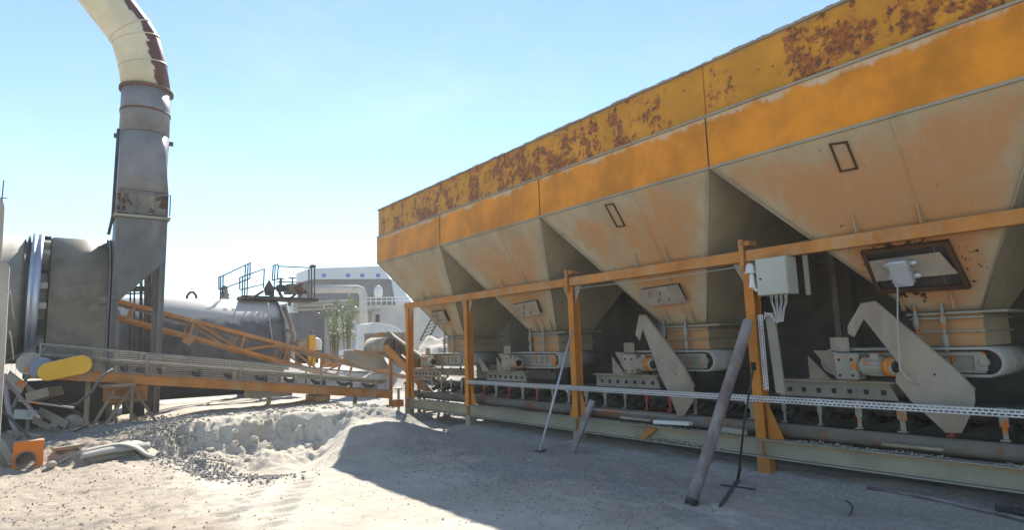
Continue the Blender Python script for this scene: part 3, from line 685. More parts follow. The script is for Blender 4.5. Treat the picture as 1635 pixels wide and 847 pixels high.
# ------------------------------------------------------------------ cable trays (perforated)
def perforated(m, A, u, L, w_, wv, th, thv, pitch=.045):    # ladder pattern with two rows of slots
    u, wv, thv = V(u), V(wv), V(thv); A = V(A)
    for f0, f1 in ((0, .16), (.36, .64), (.84, 1)):
        c = A+u*L/2+wv*w_*(f0+f1)/2; m.obox(c, u*L/2, wv*w_*(f1-f0)/2, thv*th/2)
    n = int(L/pitch)
    for i in range(n+1):
        for (f0, f1, ph) in ((.16, .36, 0), (.64, .84, .5)):
            t = (i+ph)*pitch
            if t > L-.01: continue
            m.obox(A+u*(t+.006)+wv*w_*(f0+f1)/2, u*.007, wv*w_*(f1-f0)/2, thv*th/2*.9)
TR = thing('cable_tray', (6.5, 5, .87), 'long perforated galvanised cable tray running level in front of the feeders', 'cable tray')
m = MB(); perforated(m, (6.5, -1, .895), (0, 1, 0), 11.0, .062, (0, 0, 1), .002, (1, 0, 0)); m.build('perforated_face', mt['galv'], TR)
m = MB(); m.box((6.502, -1, .892), (6.56, 10, .894)); m.box((6.502, -1, .957), (6.555, 10, .96)); m.build('tray_floor', mt['galv'], TR)
m = MB()
for j in range(3): m.tube([(6.515+j*.014, -1+i*.5, .905+.008*math.sin(i*2.3+j)) for i in range(23)], .006, 5)
m.build('cable', mt['black'], TR)
for py in (.9066, 3.93, 7.03):
    m = MB().box((6.503, py+.09, .86), (6.56, py+.13, .889)); m.build('tray_clip', mt['galv'], TR)
TV = thing('cable_tray', (6.5, 3.72, 1.03), 'short upright perforated cable tray hugging the orange post below the grey control box', 'cable tray')
m = MB(); perforated(m, (6.5, 3.805, 1.03), (0, 0, 1), .86, .062, (0, -1, 0), .002, (1, 0, 0)); m.build('perforated_face', mt['galv'], TV)
m = MB(); m.box((6.502, 3.80, 1.03), (6.56, 3.803, 1.89)); m.build('side_flange', mt['galv'], TV)
m = MB(); m.prism([(6.53, 3.73, 1.87), (6.53, 3.62, 1.85), (6.53, 3.575, 1.0), (6.53, 3.68, 1.0)], (.03, 0, 0)); tag(m.build('cover_strip', mt['dustsheet']), 'dusty grey cover strip standing beside the upright perforated tray', 'metal strip')
# control box, siren, cables
EB = thing('control_box', (6.5, 3.55, 2.1), 'grey electrical control box hung on the orange rail with pale cables below', 'control box')
m = MB().box((6.425, 3.37, 2.10), (6.65, 3.735, 2.525)); eb = m.build('housing', mt['ebox'], EB, .006)
m = MB().box((6.412, 3.375, 2.105), (6.423, 3.73, 2.52)); dr = m.build('door', mt['ebox'], EB, .004)
m = MB().disc((6.402, 3.68, 2.29), (1, 0, 0), .012, .01, 10); m.build('lock', mt['black'], dr)
m = MB().box((6.66, 3.25, 2.08), (6.68, 3.30, 2.53)); m.build('mounting_bar', mt['beam'], EB)
e_ = V((6.5, 3.66, 1.86))
for i in range(8):
    a_ = V((6.50+.02*(i % 2), 3.44+i*.028, 2.10)); mid = V((6.49, 3.50+.012*i, 1.80+.006*i)); 
    pts = [a_, a_+V((0, 0, -.08)), a_.lerp(mid, .55), mid, mid+V((0, .05, -.015*(i % 3))), V((6.5, 3.62, 1.85+.006*i)), V((6.505, 3.68+.005*i, 1.88+.004*i)), V((6.51, 3.735, 1.83))]
    m = MB().tube(pts, .0065, 6); m.build('cable', mt['cable'], EB)
    m = MB().lathe(a_+V((0, 0, -.03)), (0, 0, 1), [(0, .010), (.03, .012)], 8); m.build('cable_gland', mt['cable'], EB)
m = MB().tube([(6.52, 3.70, 2.10), (6.51, 3.71, 1.98), (6.5, 3.69, 1.88)], .005, 5); m.build('cable', mt['black'], EB)
SR = thing('siren', (6.45, 3.83, 2.2), 'cream domed siren on a bracket left of the grey control box', 'siren')
m = MB().lathe((6.44, 3.815, 2.37), (0, 0, 1), [(0, .06), (.006, .066), (.02, .066), (.025, .055), (.08, .05), (.115, .032), (.125, .001)], 20); m.build('dome', mt['white'], SR)
m = MB().lathe((6.44, 3.80, 2.20), (0, 0, 1), [(0, .045), (.02, .04), (.10, .03), (.17, .025)], 16); m.tube([(6.44, 3.80, 2.21), (6.45, 3.76, 2.17), (6.47, 3.735, 2.16)], .02, 8); m.build('horn', mt['white'], SR)
m = MB().box((6.47, 3.80, 2.34), (6.545, 3.83, 2.36)); m.build('bracket', mt['beam'], SR)
m = MB().tube([(6.53, 3.95, 2.475), (6.54, 5.5, 2.46), (6.55, 7.0, 2.48)], .005, 5); tag(m.build('wire', mt['cable']), 'thin pale wire strung under the orange rail between two posts', 'wire')
# ------------------------------------------------------------------ leaning props and small things at the frame
def gp(px, py):         # point on the ground under a pixel: walk along the sight line until it meets the ground
    d = ray(px, py); t = 3.; p = CP+d*t
    while t < 60:
        q = CP+d*t
        if q.z < gz(q.x, q.y): break
        t += .03
    a, b = t-.03, t
    for _ in range(8):
        m_ = (a+b)/2; q = CP+d*m_
        if q.z < gz(q.x, q.y): b = m_
        else: a = m_
    q = CP+d*b; return V((q.x, q.y, gz(q.x, q.y)))
LP = thing('steel_pipe', gp(1101, 806), 'thick rusty purplish steel pipe leaning against the orange post', 'pipe')
a_ = gp(1101, 806)+V((0, 0, -.04)); b_ = aX(1195, 514, 6.42)
m = MB(); pts = [a_.lerp(b_, i/8)+V((0, .004*math.sin(i*1.7), 0)) for i in range(9)]; m.tube(pts, .062, 14, caps=False); d = (b_-a_).normalized(); m.lathe(b_-d*.001, d, [(0, .062), (.001, .05), (-.06, .045)], 14, caps=True)
m.build('tube', mt['pipe'], LP)
m = MB().lathe(a_+d*.04, d, [(-.02, .066), (.05, .066)], 14); m.build('end_collar', mt['dark'], LP)
RD = thing('digging_fork', gp(1180, 800), 'thin dark long handled fork standing against the orange post behind the leaning pipe', 'fork')
a_ = gp(1178, 770)+V((0, 0, .0)); b_ = aX(1203, 586, 6.40)
m = MB().tube([a_, a_.lerp(b_, .5)+V((0, .02, 0)), b_], .013, 8); m.build('handle', mt['dark'], RD)
m = MB(); m.tube([b_-V((0, 0, .04)), b_+V((0, 0, .05))], .028, 8); m.build('grip', mt['black'], RD)
m = MB(); q = [gp(1150, 812), gp(1178, 772), gp(1197, 745)]
m.bar(gp(1150, 811)+V((0, 0, .01)), a_+V((0, 0, .02)), .03, .012); m.bar(a_+V((0, 0, .02)), aX(1182, 748, 6.1), .03, .012); m.bar(gp(1152, 777)+V((0, 0, .012)), gp(1206, 784)+V((0, 0, .012)), .035, .012)
m.build('tine', mt['dark'], RD)
PO = thing('prop_pole', gp(860, 724), 'slender grey pole with flat foot leaning on the second slim orange post', 'pole')
a_ = gp(862, 722); b_ = aX(914, 528, 6.47)
m = MB().tube([a_+V((0, 0, .01)), b_], .018, 8); m.build('tube', mt['galv'], PO)
m = MB().obox(a_+V((0, 0, .012)), (.09, .03, 0), (-.02, .05, 0), (0, 0, .008)); m.build('foot_plate', mt['dark'], PO)
m = MB(); a_ = gp(914, 724); b_ = aX(946, 640, 6.42); m.bar(a_, b_, .10, .04, up=(1, 0, 0)); tag(m.build('timber_prop', mt['pipe'], None, .004), 'short weathered plank leaning on the base beam beside the slim post', 'plank')
def lump(name, lab, cat, a, b, w_, h, mat, bev=.004, group=None):
    m = MB().bar(a, b, w_, h); return tag(m.build(name, mat, None, bev), lab, cat, group)
lump('white_board', 'clean white board lying on the base beam under the slim hook shaped plate', 'board', aX(1046, 674, 6.6), aX(1103, 677, 6.6), .10, .05, mt['white'])
lump('metal_strip', 'dusty flat strip lying on the base beam left of the white board', 'metal strip', aX(993, 667, 6.6), aX(1040, 672, 6.6), .08, .03, mt['beam'])
lump('timber_block', 'dusty round block lying on the base beam just left of the leaning pipe', 'block', aX(1150, 687, 6.58), aX(1192, 692, 6.58), .08, .07, mt['dustsheet'], .02)
lump('timber_strip', 'long thin pinkish slat lying on the base beam beneath the biggest hook shaped plate', 'slat', aX(1410, 710, 6.64), aX(1508, 719, 6.62), .06, .025, mt['wood'])
# dust and stones piled on the beam and ground under the row
m = MB(); rnd = random.Random(11)
for i in range(2200):
    y = rnd.uniform(1, 12.6); x = 6.63+rnd.gauss(0, .035)
    dens = mnoise.noise(V((y*1.4, 3, 0)))
    if dens < -.05: continue
    pebble(m, (x, y, .468+abs(rnd.gauss(0, .02))*dens*1.5), rnd.uniform(.006, .02), rnd)
for i in range(300):
    y = rnd.uniform(4.5, 5.9); pebble(m, (6.57+rnd.uniform(0, .05), y, .27+.05*rnd.random()*(1-abs(y-5.2))), rnd.uniform(.01, .025), rnd)
tag(m.build('spilled_grit', mt['stone']), 'spilled grit heaped along the flanges of the base beam', 'grit', kind='stuff')
# pipe and cable on the ground, near right
m = MB(); p0, p1, p2 = gp(1385, 783), gp(1480, 800), gp(1640, 838)
m.tube([p0+V((0, 0, .02)), p1+V((0, 0, .03)), p2+V((0, 0, .035)), p2+(p2-p1)], .016, 8); tag(m.build('ground_pipe', mt['pipe']), 'thin rusty pipe lying on the ground under the near end of the base beam', 'pipe')
m = MB(); p0, p1 = gp(1590, 822)+V((0, 0, .05)), gp(1650, 829)+V((0, 0, .05)); d = (p1-p0).normalized(); m.lathe(p0, d, [(0, .03), (.02, .05), (.12, .05), (.125, .06), (.16, .06), (.17, .05), (.5, .05)], 14); tag(m.build('pipe_fitting', mt['dark']), 'dark ribbed pipe fitting on the ground at the right edge', 'pipe fitting')
m = MB().tube([gp(1351, 802)+V((0, 0, .01)), gp(1358, 808)+V((0, 0, .02)), gp(1362, 815)+V((0, 0, .015)), gp(1357, 826)+V((0, 0, .01))], .006, 6); tag(m.build('wire_scrap', mt['black']), 'small curved black wire scrap lying on the shaded ground', 'wire')
exec_left = True
# ------------------------------------------------------------------ front mesh-covered conveyor (runs across, along X)
YC = 13.2
def zr(x): return 1.249-.13*(x-.24)       # underside of rail
MC = thing('mesh_covered_conveyor', (3.3, YC+.4, .3), 'long low orange conveyor caged in wire mesh, rising to the left', 'conveyor')
XL, XR = -.25, 6.45
for yy in (YC, YC+.9):
    m = MB(); m.hexa([(XL, yy, zr(XL)), (XR, yy, zr(XR)), (XR, yy+.06, zr(XR)), (XL, yy+.06, zr(XL)), (XL, yy, zr(XL)+.2), (XR, yy, zr(XR)+.2), (XR, yy+.06, zr(XR)+.2), (XL, yy+.06, zr(XL)+.2)])
    r_ = m.build('side_rail', mt['orange'], MC, .004)
    m = MB(); m.hexa([(XL, yy-.03, zr(XL)+.19), (XR, yy-.03, zr(XR)+.19), (XR, yy-.001, zr(XR)+.19), (XL, yy-.001, zr(XL)+.19), (XL, yy-.03, zr(XL)+.2), (XR, yy-.03, zr(XR)+.2), (XR, yy-.001, zr(XR)+.2), (XL, yy-.001, zr(XL)+.2)]); m.build('rail_flange', mt['dustsheet'], r_)
g = []
for i in range(31):
    x = XL+.15+(XR-XL-.2)*i/30; g.append([(x, YC+.08+.74*u, zr(x)+.32+.10*abs(2*u-1)**1.5+.006*random.random()) for u in (0, .15, .35, .5, .65, .85, 1)])
m = MB().sheet(g[::-1], .014); m.build('belt', mt['beltpale'], MC)
g = [[(x, YC+.1, zr(x)+.06), (x, YC+.8, zr(x)+.06)] for x in (XR-.1, 4, 2, 0, XL+.1)]
m = MB().sheet(g, .012); m.build('return_belt', mt['belt'], MC)
x = .5
while x < XR-.2:
    m = MB(); m.box((x-.03, YC+.005, zr(x)+.201), (x+.03, YC+.05, zr(x)+.36)); ir = m.build('idler_bracket', mt['dark'] if random.random() < .7 else mt['plate'], MC)
    m = MB().lathe((x, YC+.07, zr(x)+.31), (0, 1, -.3), [(0, .04), (.22, .04)], 8); m.lathe((x, YC+.3, zr(x)+.25), (0, 1, 0), [(0, .04), (.3, .04)], 8); m.lathe((x, YC+.82, zr(x)+.31), (0, -1, -.3), [(0, .04), (.22, .04)], 8); m.build('roller', mt['dark'], ir)
    x += .62
# mesh panels
CT0, CT1 = aY(62, 549, YC-.035), aY(600, 597, YC-.035)
def cage_top(x): return CT0.z+(CT1.z-CT0.z)*(x-CT0.x)/(CT1.x-CT0.x)
xs_ = [-.15, 1.45, 3.1, 4.75, 6.3]
for side, yy in ((0, YC-.035), (1, YC+.96)):
    for i in range(4):
        x0_, x1_ = xs_[i]+.012, xs_[i+1]-.012
        m = MB(); n = int((x1_-x0_)/.055)
        for j in range(n+1):
            x = x0_+(x1_-x0_)*j/n; m.tube([(x, yy, zr(x)+.17), (x, yy, cage_top(x))], .003, 3, caps=False)
        for j in range(11):
            f = j/10; zz = lambda x: (zr(x)+.17)*(1-f)+cage_top(x)*f
            m.tube([(x0_, yy+.003, zz(x0_)), (x1_, yy+.003, zz(x1_))], .003, 3, caps=False)
        mp = m.build('mesh_panel', mt['wire'], MC)
        m = MB()
        m.tube([(x0_, yy, zr(x0_)+.15), (x0_, yy, cage_top(x0_)), (x1_, yy, cage_top(x1_)), (x1_, yy, zr(x1_)+.15)], .012, 6)
        m.build('panel_frame', mt['wire'], mp)
# hood mesh curving down over the head end
m = MB()
P0, P1 = V((xs_[0], YC-.035, cage_top(xs_[0]))), aY(4, 580, YC-.035)
for j in range(9):
    f = j/8; a_ = P0.lerp(P1, f); m.tube([a_, V((a_.x, YC+.96, a_.z))], .0025, 3, caps=False); m.tube([a_, V((a_.x, YC-.035, max(zr(0)+.1, a_.z-.45+.2*f)))], .0022, 3, caps=False)
for j in range(16): yy = YC-.035+.995*j/15; m.tube([(P0.x, yy, P0.z), (P1.x, yy, P1.z)], .0025, 3, caps=False)
for j in range(1, 6): m.tube([P0-V((0, 0, .08*j)), P1-V((0, 0, .05*j))], .0022, 3, caps=False)
m.build('mesh_hood', mt['wire'], MC)
m = MB(); m.lathe((-.27, YC+.08, zr(-.27)+.25), (0, 1, 0), [(0, .19), (.76, .19)], 24); m.build('head_pulley', mt['beltpale'], MC)
bc = aY(67, 588, YC-.14); m = MB().lathe(bc, (0, 1, 0), [(-.08, .12), (-.07, .17), (.1, .18), (.12, .1)], 20); m.build('drive_motor', mt['blue'], MC, .0)
# yellow stadium belt guard
A_, B_ = aY(78, 594, YC-.28), aY(129, 583, YC-.28); d = (B_-A_).normalized(); up = V((0, 1, 0)).cross(d)*-1; R_ = .20
R2 = .155; pts = []
for i in range(15): an = math.pi/2+math.pi*i/14; pts.append(A_+d*math.cos(an)*R2+up*math.sin(an)*R2)
for i in range(15): an = -math.pi/2+math.pi*i/14; pts.append(B_+d*math.cos(an)*(R2+.01)+up*math.sin(an)*(R2+.01))
m = MB().prism(pts, (0, .10, 0)); m.build('drive_guard', mt['yellow'], MC, .012)
m = MB(); m.bar(aY(40, 590, YC-.1), aY(75, 590, YC-.1), .05, .09); m.build('motor_base', mt['orange2'], MC)
# straps and legs
for (xa, ya2, xb, yb3) in ((400, 622, 462, 632), (500, 632, 522, 640), (168, 618, 233, 640)):
    p, q = aY(xa, ya2, YC+.3), aY(xb, yb3, YC+.3)
    m = MB().box((p.x, YC+.1, q.z), (q.x, YC+.8, p.z)); m.build('cross_member', mt['orange'] if xa != 400 else mt['plate'], MC, .004)
for x in (.6, 3.9, 5.9):
    z0_ = gz(x, YC+.85)-.05
    m = MB().box((x-.04, YC+.82, z0_), (x+.04, YC+.89, zr(x)-.002)); m.build('leg', mt['beam'], MC)
for px_ in (570, 605):
    p = aY(px_, 628, YC-.05); m = MB(); m.tube([p+V((.06*math.cos(t*.5), 0, .06*math.sin(t*.5)-.1)) for t in range(11)], .006, 6)
m.build('cable_loop', mt['black'], MC)
# joint box at the right end
m = MB(); p, q = aX(640, 640, 6.45), aX(652, 652, 6.45); m.box((6.35, 12.78, .28), (6.55, 13.0, .43)); m.build('end_bracket', mt['orange2'], MC)
# trestle under the conveyor
TS = thing('trestle', (1.6, YC, .3), 'rough weathered trestle with splayed legs standing under the orange conveyor', 'trestle')
p, q = aY(163, 611, YC-.12), aY(217, 614, YC-.12)
zt_ = zr((p.x+q.x)/2)-.005
m = MB().box((p.x, YC-.2, zt_-.06), (q.x, YC+.75, zt_-.002)); m.build('top_board', mt['wood'], TS, .004)
for (ax_, ay_, bx_, by_, dy) in ((183, 622, 139, 684, -.15), (210, 620, 156, 687, -.2), (211.6, 618, 208, 688, -.25), (214, 622, 252, 688, -.15), (185, 624, 185, 676, .55), (189, 628, 224, 682, .5)):
    a_ = aY(ax_, ay_, YC+dy*.6); a_.z = min(a_.z, zt_-.02); b_ = aY(bx_, by_, YC+dy); b_.z = gz(b_.x, b_.y)-.04
    m = MB().bar(a_, b_, .045, .085, up=(0, 1, 0)); m.build('leg', mt['wood'], TS, .004)
m = MB().bar(aY(176, 634, YC-.16), aY(226, 640, YC-.16), .03, .05); m.build('brace', mt['wood'], TS)
# ------------------------------------------------------------------ truss conveyor, rising behind the stack
TC = thing('truss_conveyor', aY(430, 600, 16.3), 'orange lattice truss conveyor climbing left behind the exhaust stack legs', 'conveyor')
def dep(px): return 15.6-(650-px)*.0012
for off, nm in ((0, 0), (.9, 1)):
    T = lambda px, py: aY(px, py, 16.3)+E2*off
    for nme, A_, B_, w_ in (('top_chord', (185, 480), (655, 604), .085), ('bottom_chord', (185, 505), (560, 607), .075)):
        m = MB().bar(T(*A_), T(*B_), .06, w_); m.build(nme, mt['orange'], TC, .003)
    tops = lambda px: (px, 480+(px-185)*.2638); bots = lambda px: (px, 505+(px-185)*.272)
    nodes_ = [212, 258, 307, 388, 457, 515, 560]
    for i, px_ in enumerate(nodes_):
        m = MB().bar(T(px_+3, tops(px_)[1]+3), T(px_-4, bots(px_)[1]-3), .05, .05); m.build('lattice_post', mt['orange'], TC)
        if i < len(nodes_)-1 and i >= 2:
            a_, b_ = (T(*tops(px_)), T(*bots(nodes_[i+1]-4))) if i % 2 == 0 else (T(*bots(px_)), T(*tops(nodes_[i+1]-4)))
            m = MB().bar(a_, b_, .035, .045); m.build('diagonal', mt['orange'], TC)
T0, T1 = aY(185, 483, 16.3)+E2*.08, aY(655, 606, 16.3)+E2*.08
m = MB().sheet([[T1, T1+E2*.74], [T0, T0+E2*.74]], .02); m.build('belt', mt['belt'], TC)
m = MB().bar(aY(306, 535, 16.3), aY(296, 549, 16.3), .08, .2); m.build('gusset', mt['orange'], TC)
# ------------------------------------------------------------------ rotary dryer drum
DY, rD = 16.05, 1.36
zc_ = aY(120, 380, DY-.2).z-rD; dc = V((aY(120, 469, DY-rD).x, DY, zc_))
def dp(px): return V((aY(px, 469, DY-rD).x, DY, zc_))
RD_ = thing('dryer_drum', V((dc.x, dc.y, .4)), 'large brown grey rotary dryer drum with shining riding ring at the left edge', 'dryer drum')
u0 = dp(120); ax = E1
def al(px): return dp(px).x-u0.x
m = MB().lathe(u0, ax, [(al(-420), rD-.06), (al(30), rD-.06), (al(33), rD-.14), (al(78), rD-.14)], 64); m.build('shell', mt['shell'], RD_)
m = MB().lathe(u0, ax, [(al(44), rD-.12), (al(44), rD+.05), (al(51), rD+.05), (al(51.5), rD+.035), (al(55), rD+.035), (al(55.5), rD+.05), (al(63), rD+.05), (al(63), rD-.12)], 80, caps=False); m.build('riding_ring', mt['ring'], RD_)
for i in range(22):
    an = 2*math.pi*i/22; rd = V((0, 0, 1))*math.cos(an)+E2*math.sin(an)
    if rd.y > .3: continue
    m = MB().obox(u0+E1*(al(68))+rd*(rD-.07), E1*.07, rd*.09, E1.cross(rd)*.06); m.build('ring_chair', mt['shell'] if i % 3 else mt['dark'], RD_)
m = MB().lathe(u0, ax, [(al(36), rD-.13), (al(36), rD), (al(39), rD), (al(39), rD-.13)], 64, caps=False); m.lathe(u0, ax, [(al(74), rD-.13), (al(74), rD-.03), (al(78), rD-.03), (al(78), rD-.13)], 64, caps=False); m.build('seal_ring', mt['dark'], RD_)
# arched outlet housing
prof = []
for i in range(33):
    an = math.pi*i/32; prof.append(V((0, 0, 0))+E2*(-math.cos(an)*rD)+V((0, 0, math.sin(an)*rD)))
prof = [E2*(-rD)+V((0, 0, -1.55))]+prof+[E2*rD+V((0, 0, -1.55))]
c0 = u0+E1*al(78)
m = MB(); n = len(prof); m.prism([c0+p for p in prof], E1*(al(172)-al(78)))
for i in range(len(m.f)): m.sm[i] = (2 <= i-1 < n-2)
hs = m.build('outlet_housing', mt['drum'], RD_)
m = MB(); m.prism([u0+E1*al(172.5)+p*1.02 for p in prof], E1*.03); m.prism([u0+E1*(al(172.5)+.06)+p*1.02 for p in prof], E1*.03); m.build('flange', mt['grey'], RD_)
m = MB()
for (a1, a2) in ((160, 388), (165, 487)):
    m.obox(V((u0.x+al(a1), DY-math.sqrt(max(.01, rD*rD-(aY(a1, a2, DY-rD).z-zc_)**2))-.02, aY(a1, a2, DY-rD).z)), E1*.06, E2*.02, E3*.012)
m.build('bracket', mt['dark'], RD_)
for px_ in (52,):
    for s_ in (-1, 1):
        m = MB().lathe(u0+E1*al(44)+E2*(s_*.75)+V((0, 0, -1.36)), E1, [(0, .24), (.3, .24)], 24); m.build('support_roller', mt['ring'], RD_)
m = MB(); m.obox(u0+E1*(al(60)-1.5)+V((0, 0, -1.95)), E1*3.2, E2*1.2, E3*.25); 
m.build('skid_frame', mt['dark'], RD_)
for k_ in (-3.8, -1.8, .6, 1.2):
    for s_ in (-.9, .9):
        m = MB(); c_ = u0+E1*k_+E2*s_; m.obox(V((c_.x, c_.y, (zc_-2.2)/2)), E1*.12, E2*.12, E3*((zc_-2.2)/2+.1)); m.build('leg', mt['dark'], RD_)
for a1, a2, yy in ((-260, 168, 15.0),):
    p, q = aY(a1, 600, yy), aY(a2, 640, yy); m = MB().box((p.x, yy, .32), (q.x, yy+.5, aY(a2, 604, yy).z)); m.build('dark_block', mt['dark'], RD_)  # dark block added to fill the dark zone under the drum
# ------------------------------------------------------------------ exhaust stack
YS = 15.2
cs = aY(226.5, 300, YS); cx, cy = cs.x, cs.y
rS = (aY(268, 250, YS).x-aY(186.5, 250, YS).x)/2
def zs(py): return aY(226.5, py, YS-rS).z
ES = thing('exhaust_stack', V((cx, cy, .3)), 'tall blue grey exhaust stack with cream rusty elbow at its top', 'exhaust stack')
ctr = V((cx, cy, 0))
m = MB().lathe(ctr+V((0, 0, zs(206))), E3, [(0, rS), (zs(132)-zs(206), rS)], 48); m.build('upper_pipe', mt['stack'], ES)
m = MB().lathe(ctr+V((0, 0, zs(171))), E3, [(0, rS+.004), (.0, rS+.014), (.05, rS+.014), (.05, rS+.004)], 48, caps=False); m.build('weld_band', mt['rusty'], ES)
m = MB().lathe(ctr+V((0, 0, zs(132))), E3, [(-.03, rS+.05), (0, rS+.05), (.004, rS+.05), (.035, rS+.05)], 48); fl = m.build('flange', mt['rusty'], ES, 0)
# round to square transition
def ringsq(z, f, h):        # f=0 circle, 1 square half size h
    out = []
    for i in range(48):
        an = 2*math.pi*i/48+math.pi/4; c_, s_ = math.cos(an), math.sin(an); k_ = 1/max(abs(c_), abs(s_)); rr = rS*(1-f)+h*k_*f
        out.append(ctr+E1*c_*rr+E2*s_*rr+V((0, 0, z)))
    return out
m = MB(); n = 48; lv = [(zs(207), 0), (zs(240), .33), (zs(272), .68), (zs(304), 1.0)]
for z_, f_ in lv: m.v += [tuple(p) for p in ringsq(z_, f_, rS*.955)]
for i in range(len(lv)-1):
    for j in range(n): k_ = (j+1) % n; m.f.append((i*n+j, (i+1)*n+j, (i+1)*n+k_, i*n+k_)); m.sm.append(True)
m.f.append(tuple(range(n))); m.sm.append(False); m.f.append(tuple(3*n+j for j in range(n))[::-1]); m.sm.append(False)
m.build('transition', mt['stack'], ES)
hS = rS*.965
def sqbox(z0, z1, h): 
    m = MB(); m.obox(ctr+V((0, 0, (z0+z1)/2)), E1*h, E2*h, E3*(z1-z0)/2); return m
sqbox(zs(343), zs(305), hS).build('damper_section', mt['panel'], ES, .004)
m = MB()
for dx in (-.4, -.13, .22, .5): m.obox(ctr+E1*dx-E2*(hS+.012)+V((0, 0, (zs(343)+zs(305))/2)), E1*.012, E2*.01, E3*.24)
m.obox(ctr-E2*(hS+.012)+V((0, 0, zs(340))), E1*hS, E2*.01, E3*.02); m.obox(ctr-E2*(hS+.012)+V((0, 0, zs(308))), E1*hS, E2*.01, E3*.02)
m.build('frame_strip', mt['grey'], ES)
sqbox(zs(348), zs(344), hS+.05).build('square_flange', mt['beam'], ES, .004)
zt1, zr1, zl1 = zs(349), zs(415), zs(480)
p = [ctr-E1*hS, ctr+E1*hS]
poly = [ctr-E1*hS-E2*hS+V((0, 0, zl1)), ctr-E1*(hS-.14)-E2*hS+V((0, 0, zl1)), ctr+E1*(hS)-E2*hS+V((0, 0, zr1)), ctr+E1*hS-E2*hS+V((0, 0, zt1)), ctr-E1*hS-E2*hS+V((0, 0, zt1))]
m = MB().prism(poly, E2*2*hS); m.build('chute', mt['grey'], ES, .004)
for s1, zt_l in ((-1, zl1-.002), (1, zr1-.002)):
    for s2 in (-1, 1):
        q = ctr+E1*(s1*(hS-.055))+E2*(s2*(hS-.055)); gz_ = gz(q.x, q.y)-.1
        m = MB(); m.obox(V((q.x, q.y, (gz_+zt_l)/2)), E1*.055, E2*.01, E3*(zt_l-gz_)/2); m.obox(V((q.x, q.y, (gz_+zt_l)/2))+E1*(s1*.045)-E2*(s2*-.0), E1*.01, E2*.05, E3*(zt_l-gz_)/2*.999)
        m.build('leg', mt['grey'], ES)
for s_ in (-1, 1):
    m = MB(); q = ctr+E1*(s_*(rS+.04))+V((0, 0, zs(212))); m.obox(q, E1*.045, E2*.015, E3*.05); m.build('lifting_lug', mt['dark'], ES)
m = MB(); m.tube([ctr-E1*(rS+.02)-E2*.2+V((0, 0, zs(205))), ctr-E1*(rS+.035)-E2*.2+V((0, 0, zs(345))), ctr-E1*(rS+.09)-E2*.2+V((0, 0, zs(375)))], .03, 8); m.build('drain_pipe', mt['dark'], ES)
# elbow
pts = [(cx, cy, zs(131)+.002)]
for (px_, py_) in ((228.5, 107), (217.5, 66), (208, 50), (140, -38), (-60, -296)):
    pts.append(tuple(aY(px_, py_, YS)))
m = MB(); m.tube(pts, rS*.99, 48, ref=(0.2, 0, 1)); el = m.build('elbow', mt['cream'], ES)
at_ = el.data.attributes.new('rust', 'FLOAT', 'POINT')
vals = []
P_ = [V(p) for p in pts]
for v in el.data.vertices:
    wv = v.co+ROOTLOC[ES.name]; k_ = min(v.index//48, len(P_)-1)
    d = (P_[min(k_+1, len(P_)-1)]-P_[max(k_-1, 0)]).normalized(); r_ = wv-P_[k_]; r_ = (r_-d*r_.dot(d)).normalized()
    sd_ = V((0, -1, 0)).cross(d).normalized(); sd_ = sd_ if sd_.x > 0 else -sd_
    vals.append(.86*max(0, min(1, (r_.dot(sd_)+.0)*1.35)))
at_.data.foreach_set('value', vals)
m = MB()
for i in (1, 2, 3): 
    d = (P_[i+1]-P_[i-1]).normalized(); m.lathe(P_[i]-d*.012, d, [(0, rS*1.0), (0, rS*1.018), (.024, rS*1.018), (.024, rS*1.0)], 48, caps=False)
m.build('mitre_weld', mt['cream'], el)
# scaffold stair tower behind the stack
SC = thing('access_tower', aY(235, 600, 18), 'thin dark steel access tower seen beneath the chute of the stack', 'tower')
for px_, w_ in ((248, .16), (233, .07), (215, .04)):
    a_, b_ = aY(px_-2, 612, 18), aY(px_, 428, 18); m = MB().bar(a_, b_, w_, w_, up=(0, 1, 0)); m.build('post', mt['dark'], SC)
    a_, b_ = a_+E2*1.0, b_+E2*1.0; m = MB().bar(a_, b_, w_, w_, up=(0, 1, 0)); m.build('post', mt['dark'], SC)
m = MB(); a_, b_ = aY(190, 461, 18), aY(247, 461, 18); m.prism([a_, b_, b_+E2*1.0, a_+E2*1.0], (0, 0, .06)); m.build('platform', mt['dark'], SC)
m = MB(); m.bar(aY(190, 470, 18), aY(247, 468, 18), .04); m.bar(aY(200, 493, 18), aY(250, 486, 18), .05); m.bar(aY(243, 436, 18), aY(254, 437, 18), .05); m.build('brace', mt['dark'], SC)
# ------------------------------------------------------------------ bitumen tank
DT = 20.6; rT = 1.5; ztop = aY(340, 477, DT-.3).z; tcz = ztop-rT; tc = V((aY(340, 520, DT-rT).x, DT, 0))
def tp(px): return V((aY(px, 520, DT-rT).x, DT, tcz))
TK = thing('bitumen_tank', V((tc.x, tc.y, .2)), 'long dark tarred horizontal tank with dusty top coloured pale as if sunlit behind the orange truss', 'tank')
t0 = tp(195); Lt = (tp(458)-t0).dot(E1)
m = MB().lathe(t0, E1, [(-.35, .5), (-.2, 1.0), (-.08, 1.3), (0, rT), (Lt, rT), (Lt+.04, rT*.93), (Lt+.09, rT*.72), (Lt+.13, rT*.4), (Lt+.14, .02)], 64); m.build('shell', mt['tank'], TK)
m = MB().lathe(t0+E1*(Lt-.1), E1, [(0, rT+.002), (0, rT+.03), (.05, rT+.03), (.05, rT+.002)], 64, caps=False); m.build('end_ring', mt['dark'], TK)
m = MB(); q = aY(306, 476, DT)
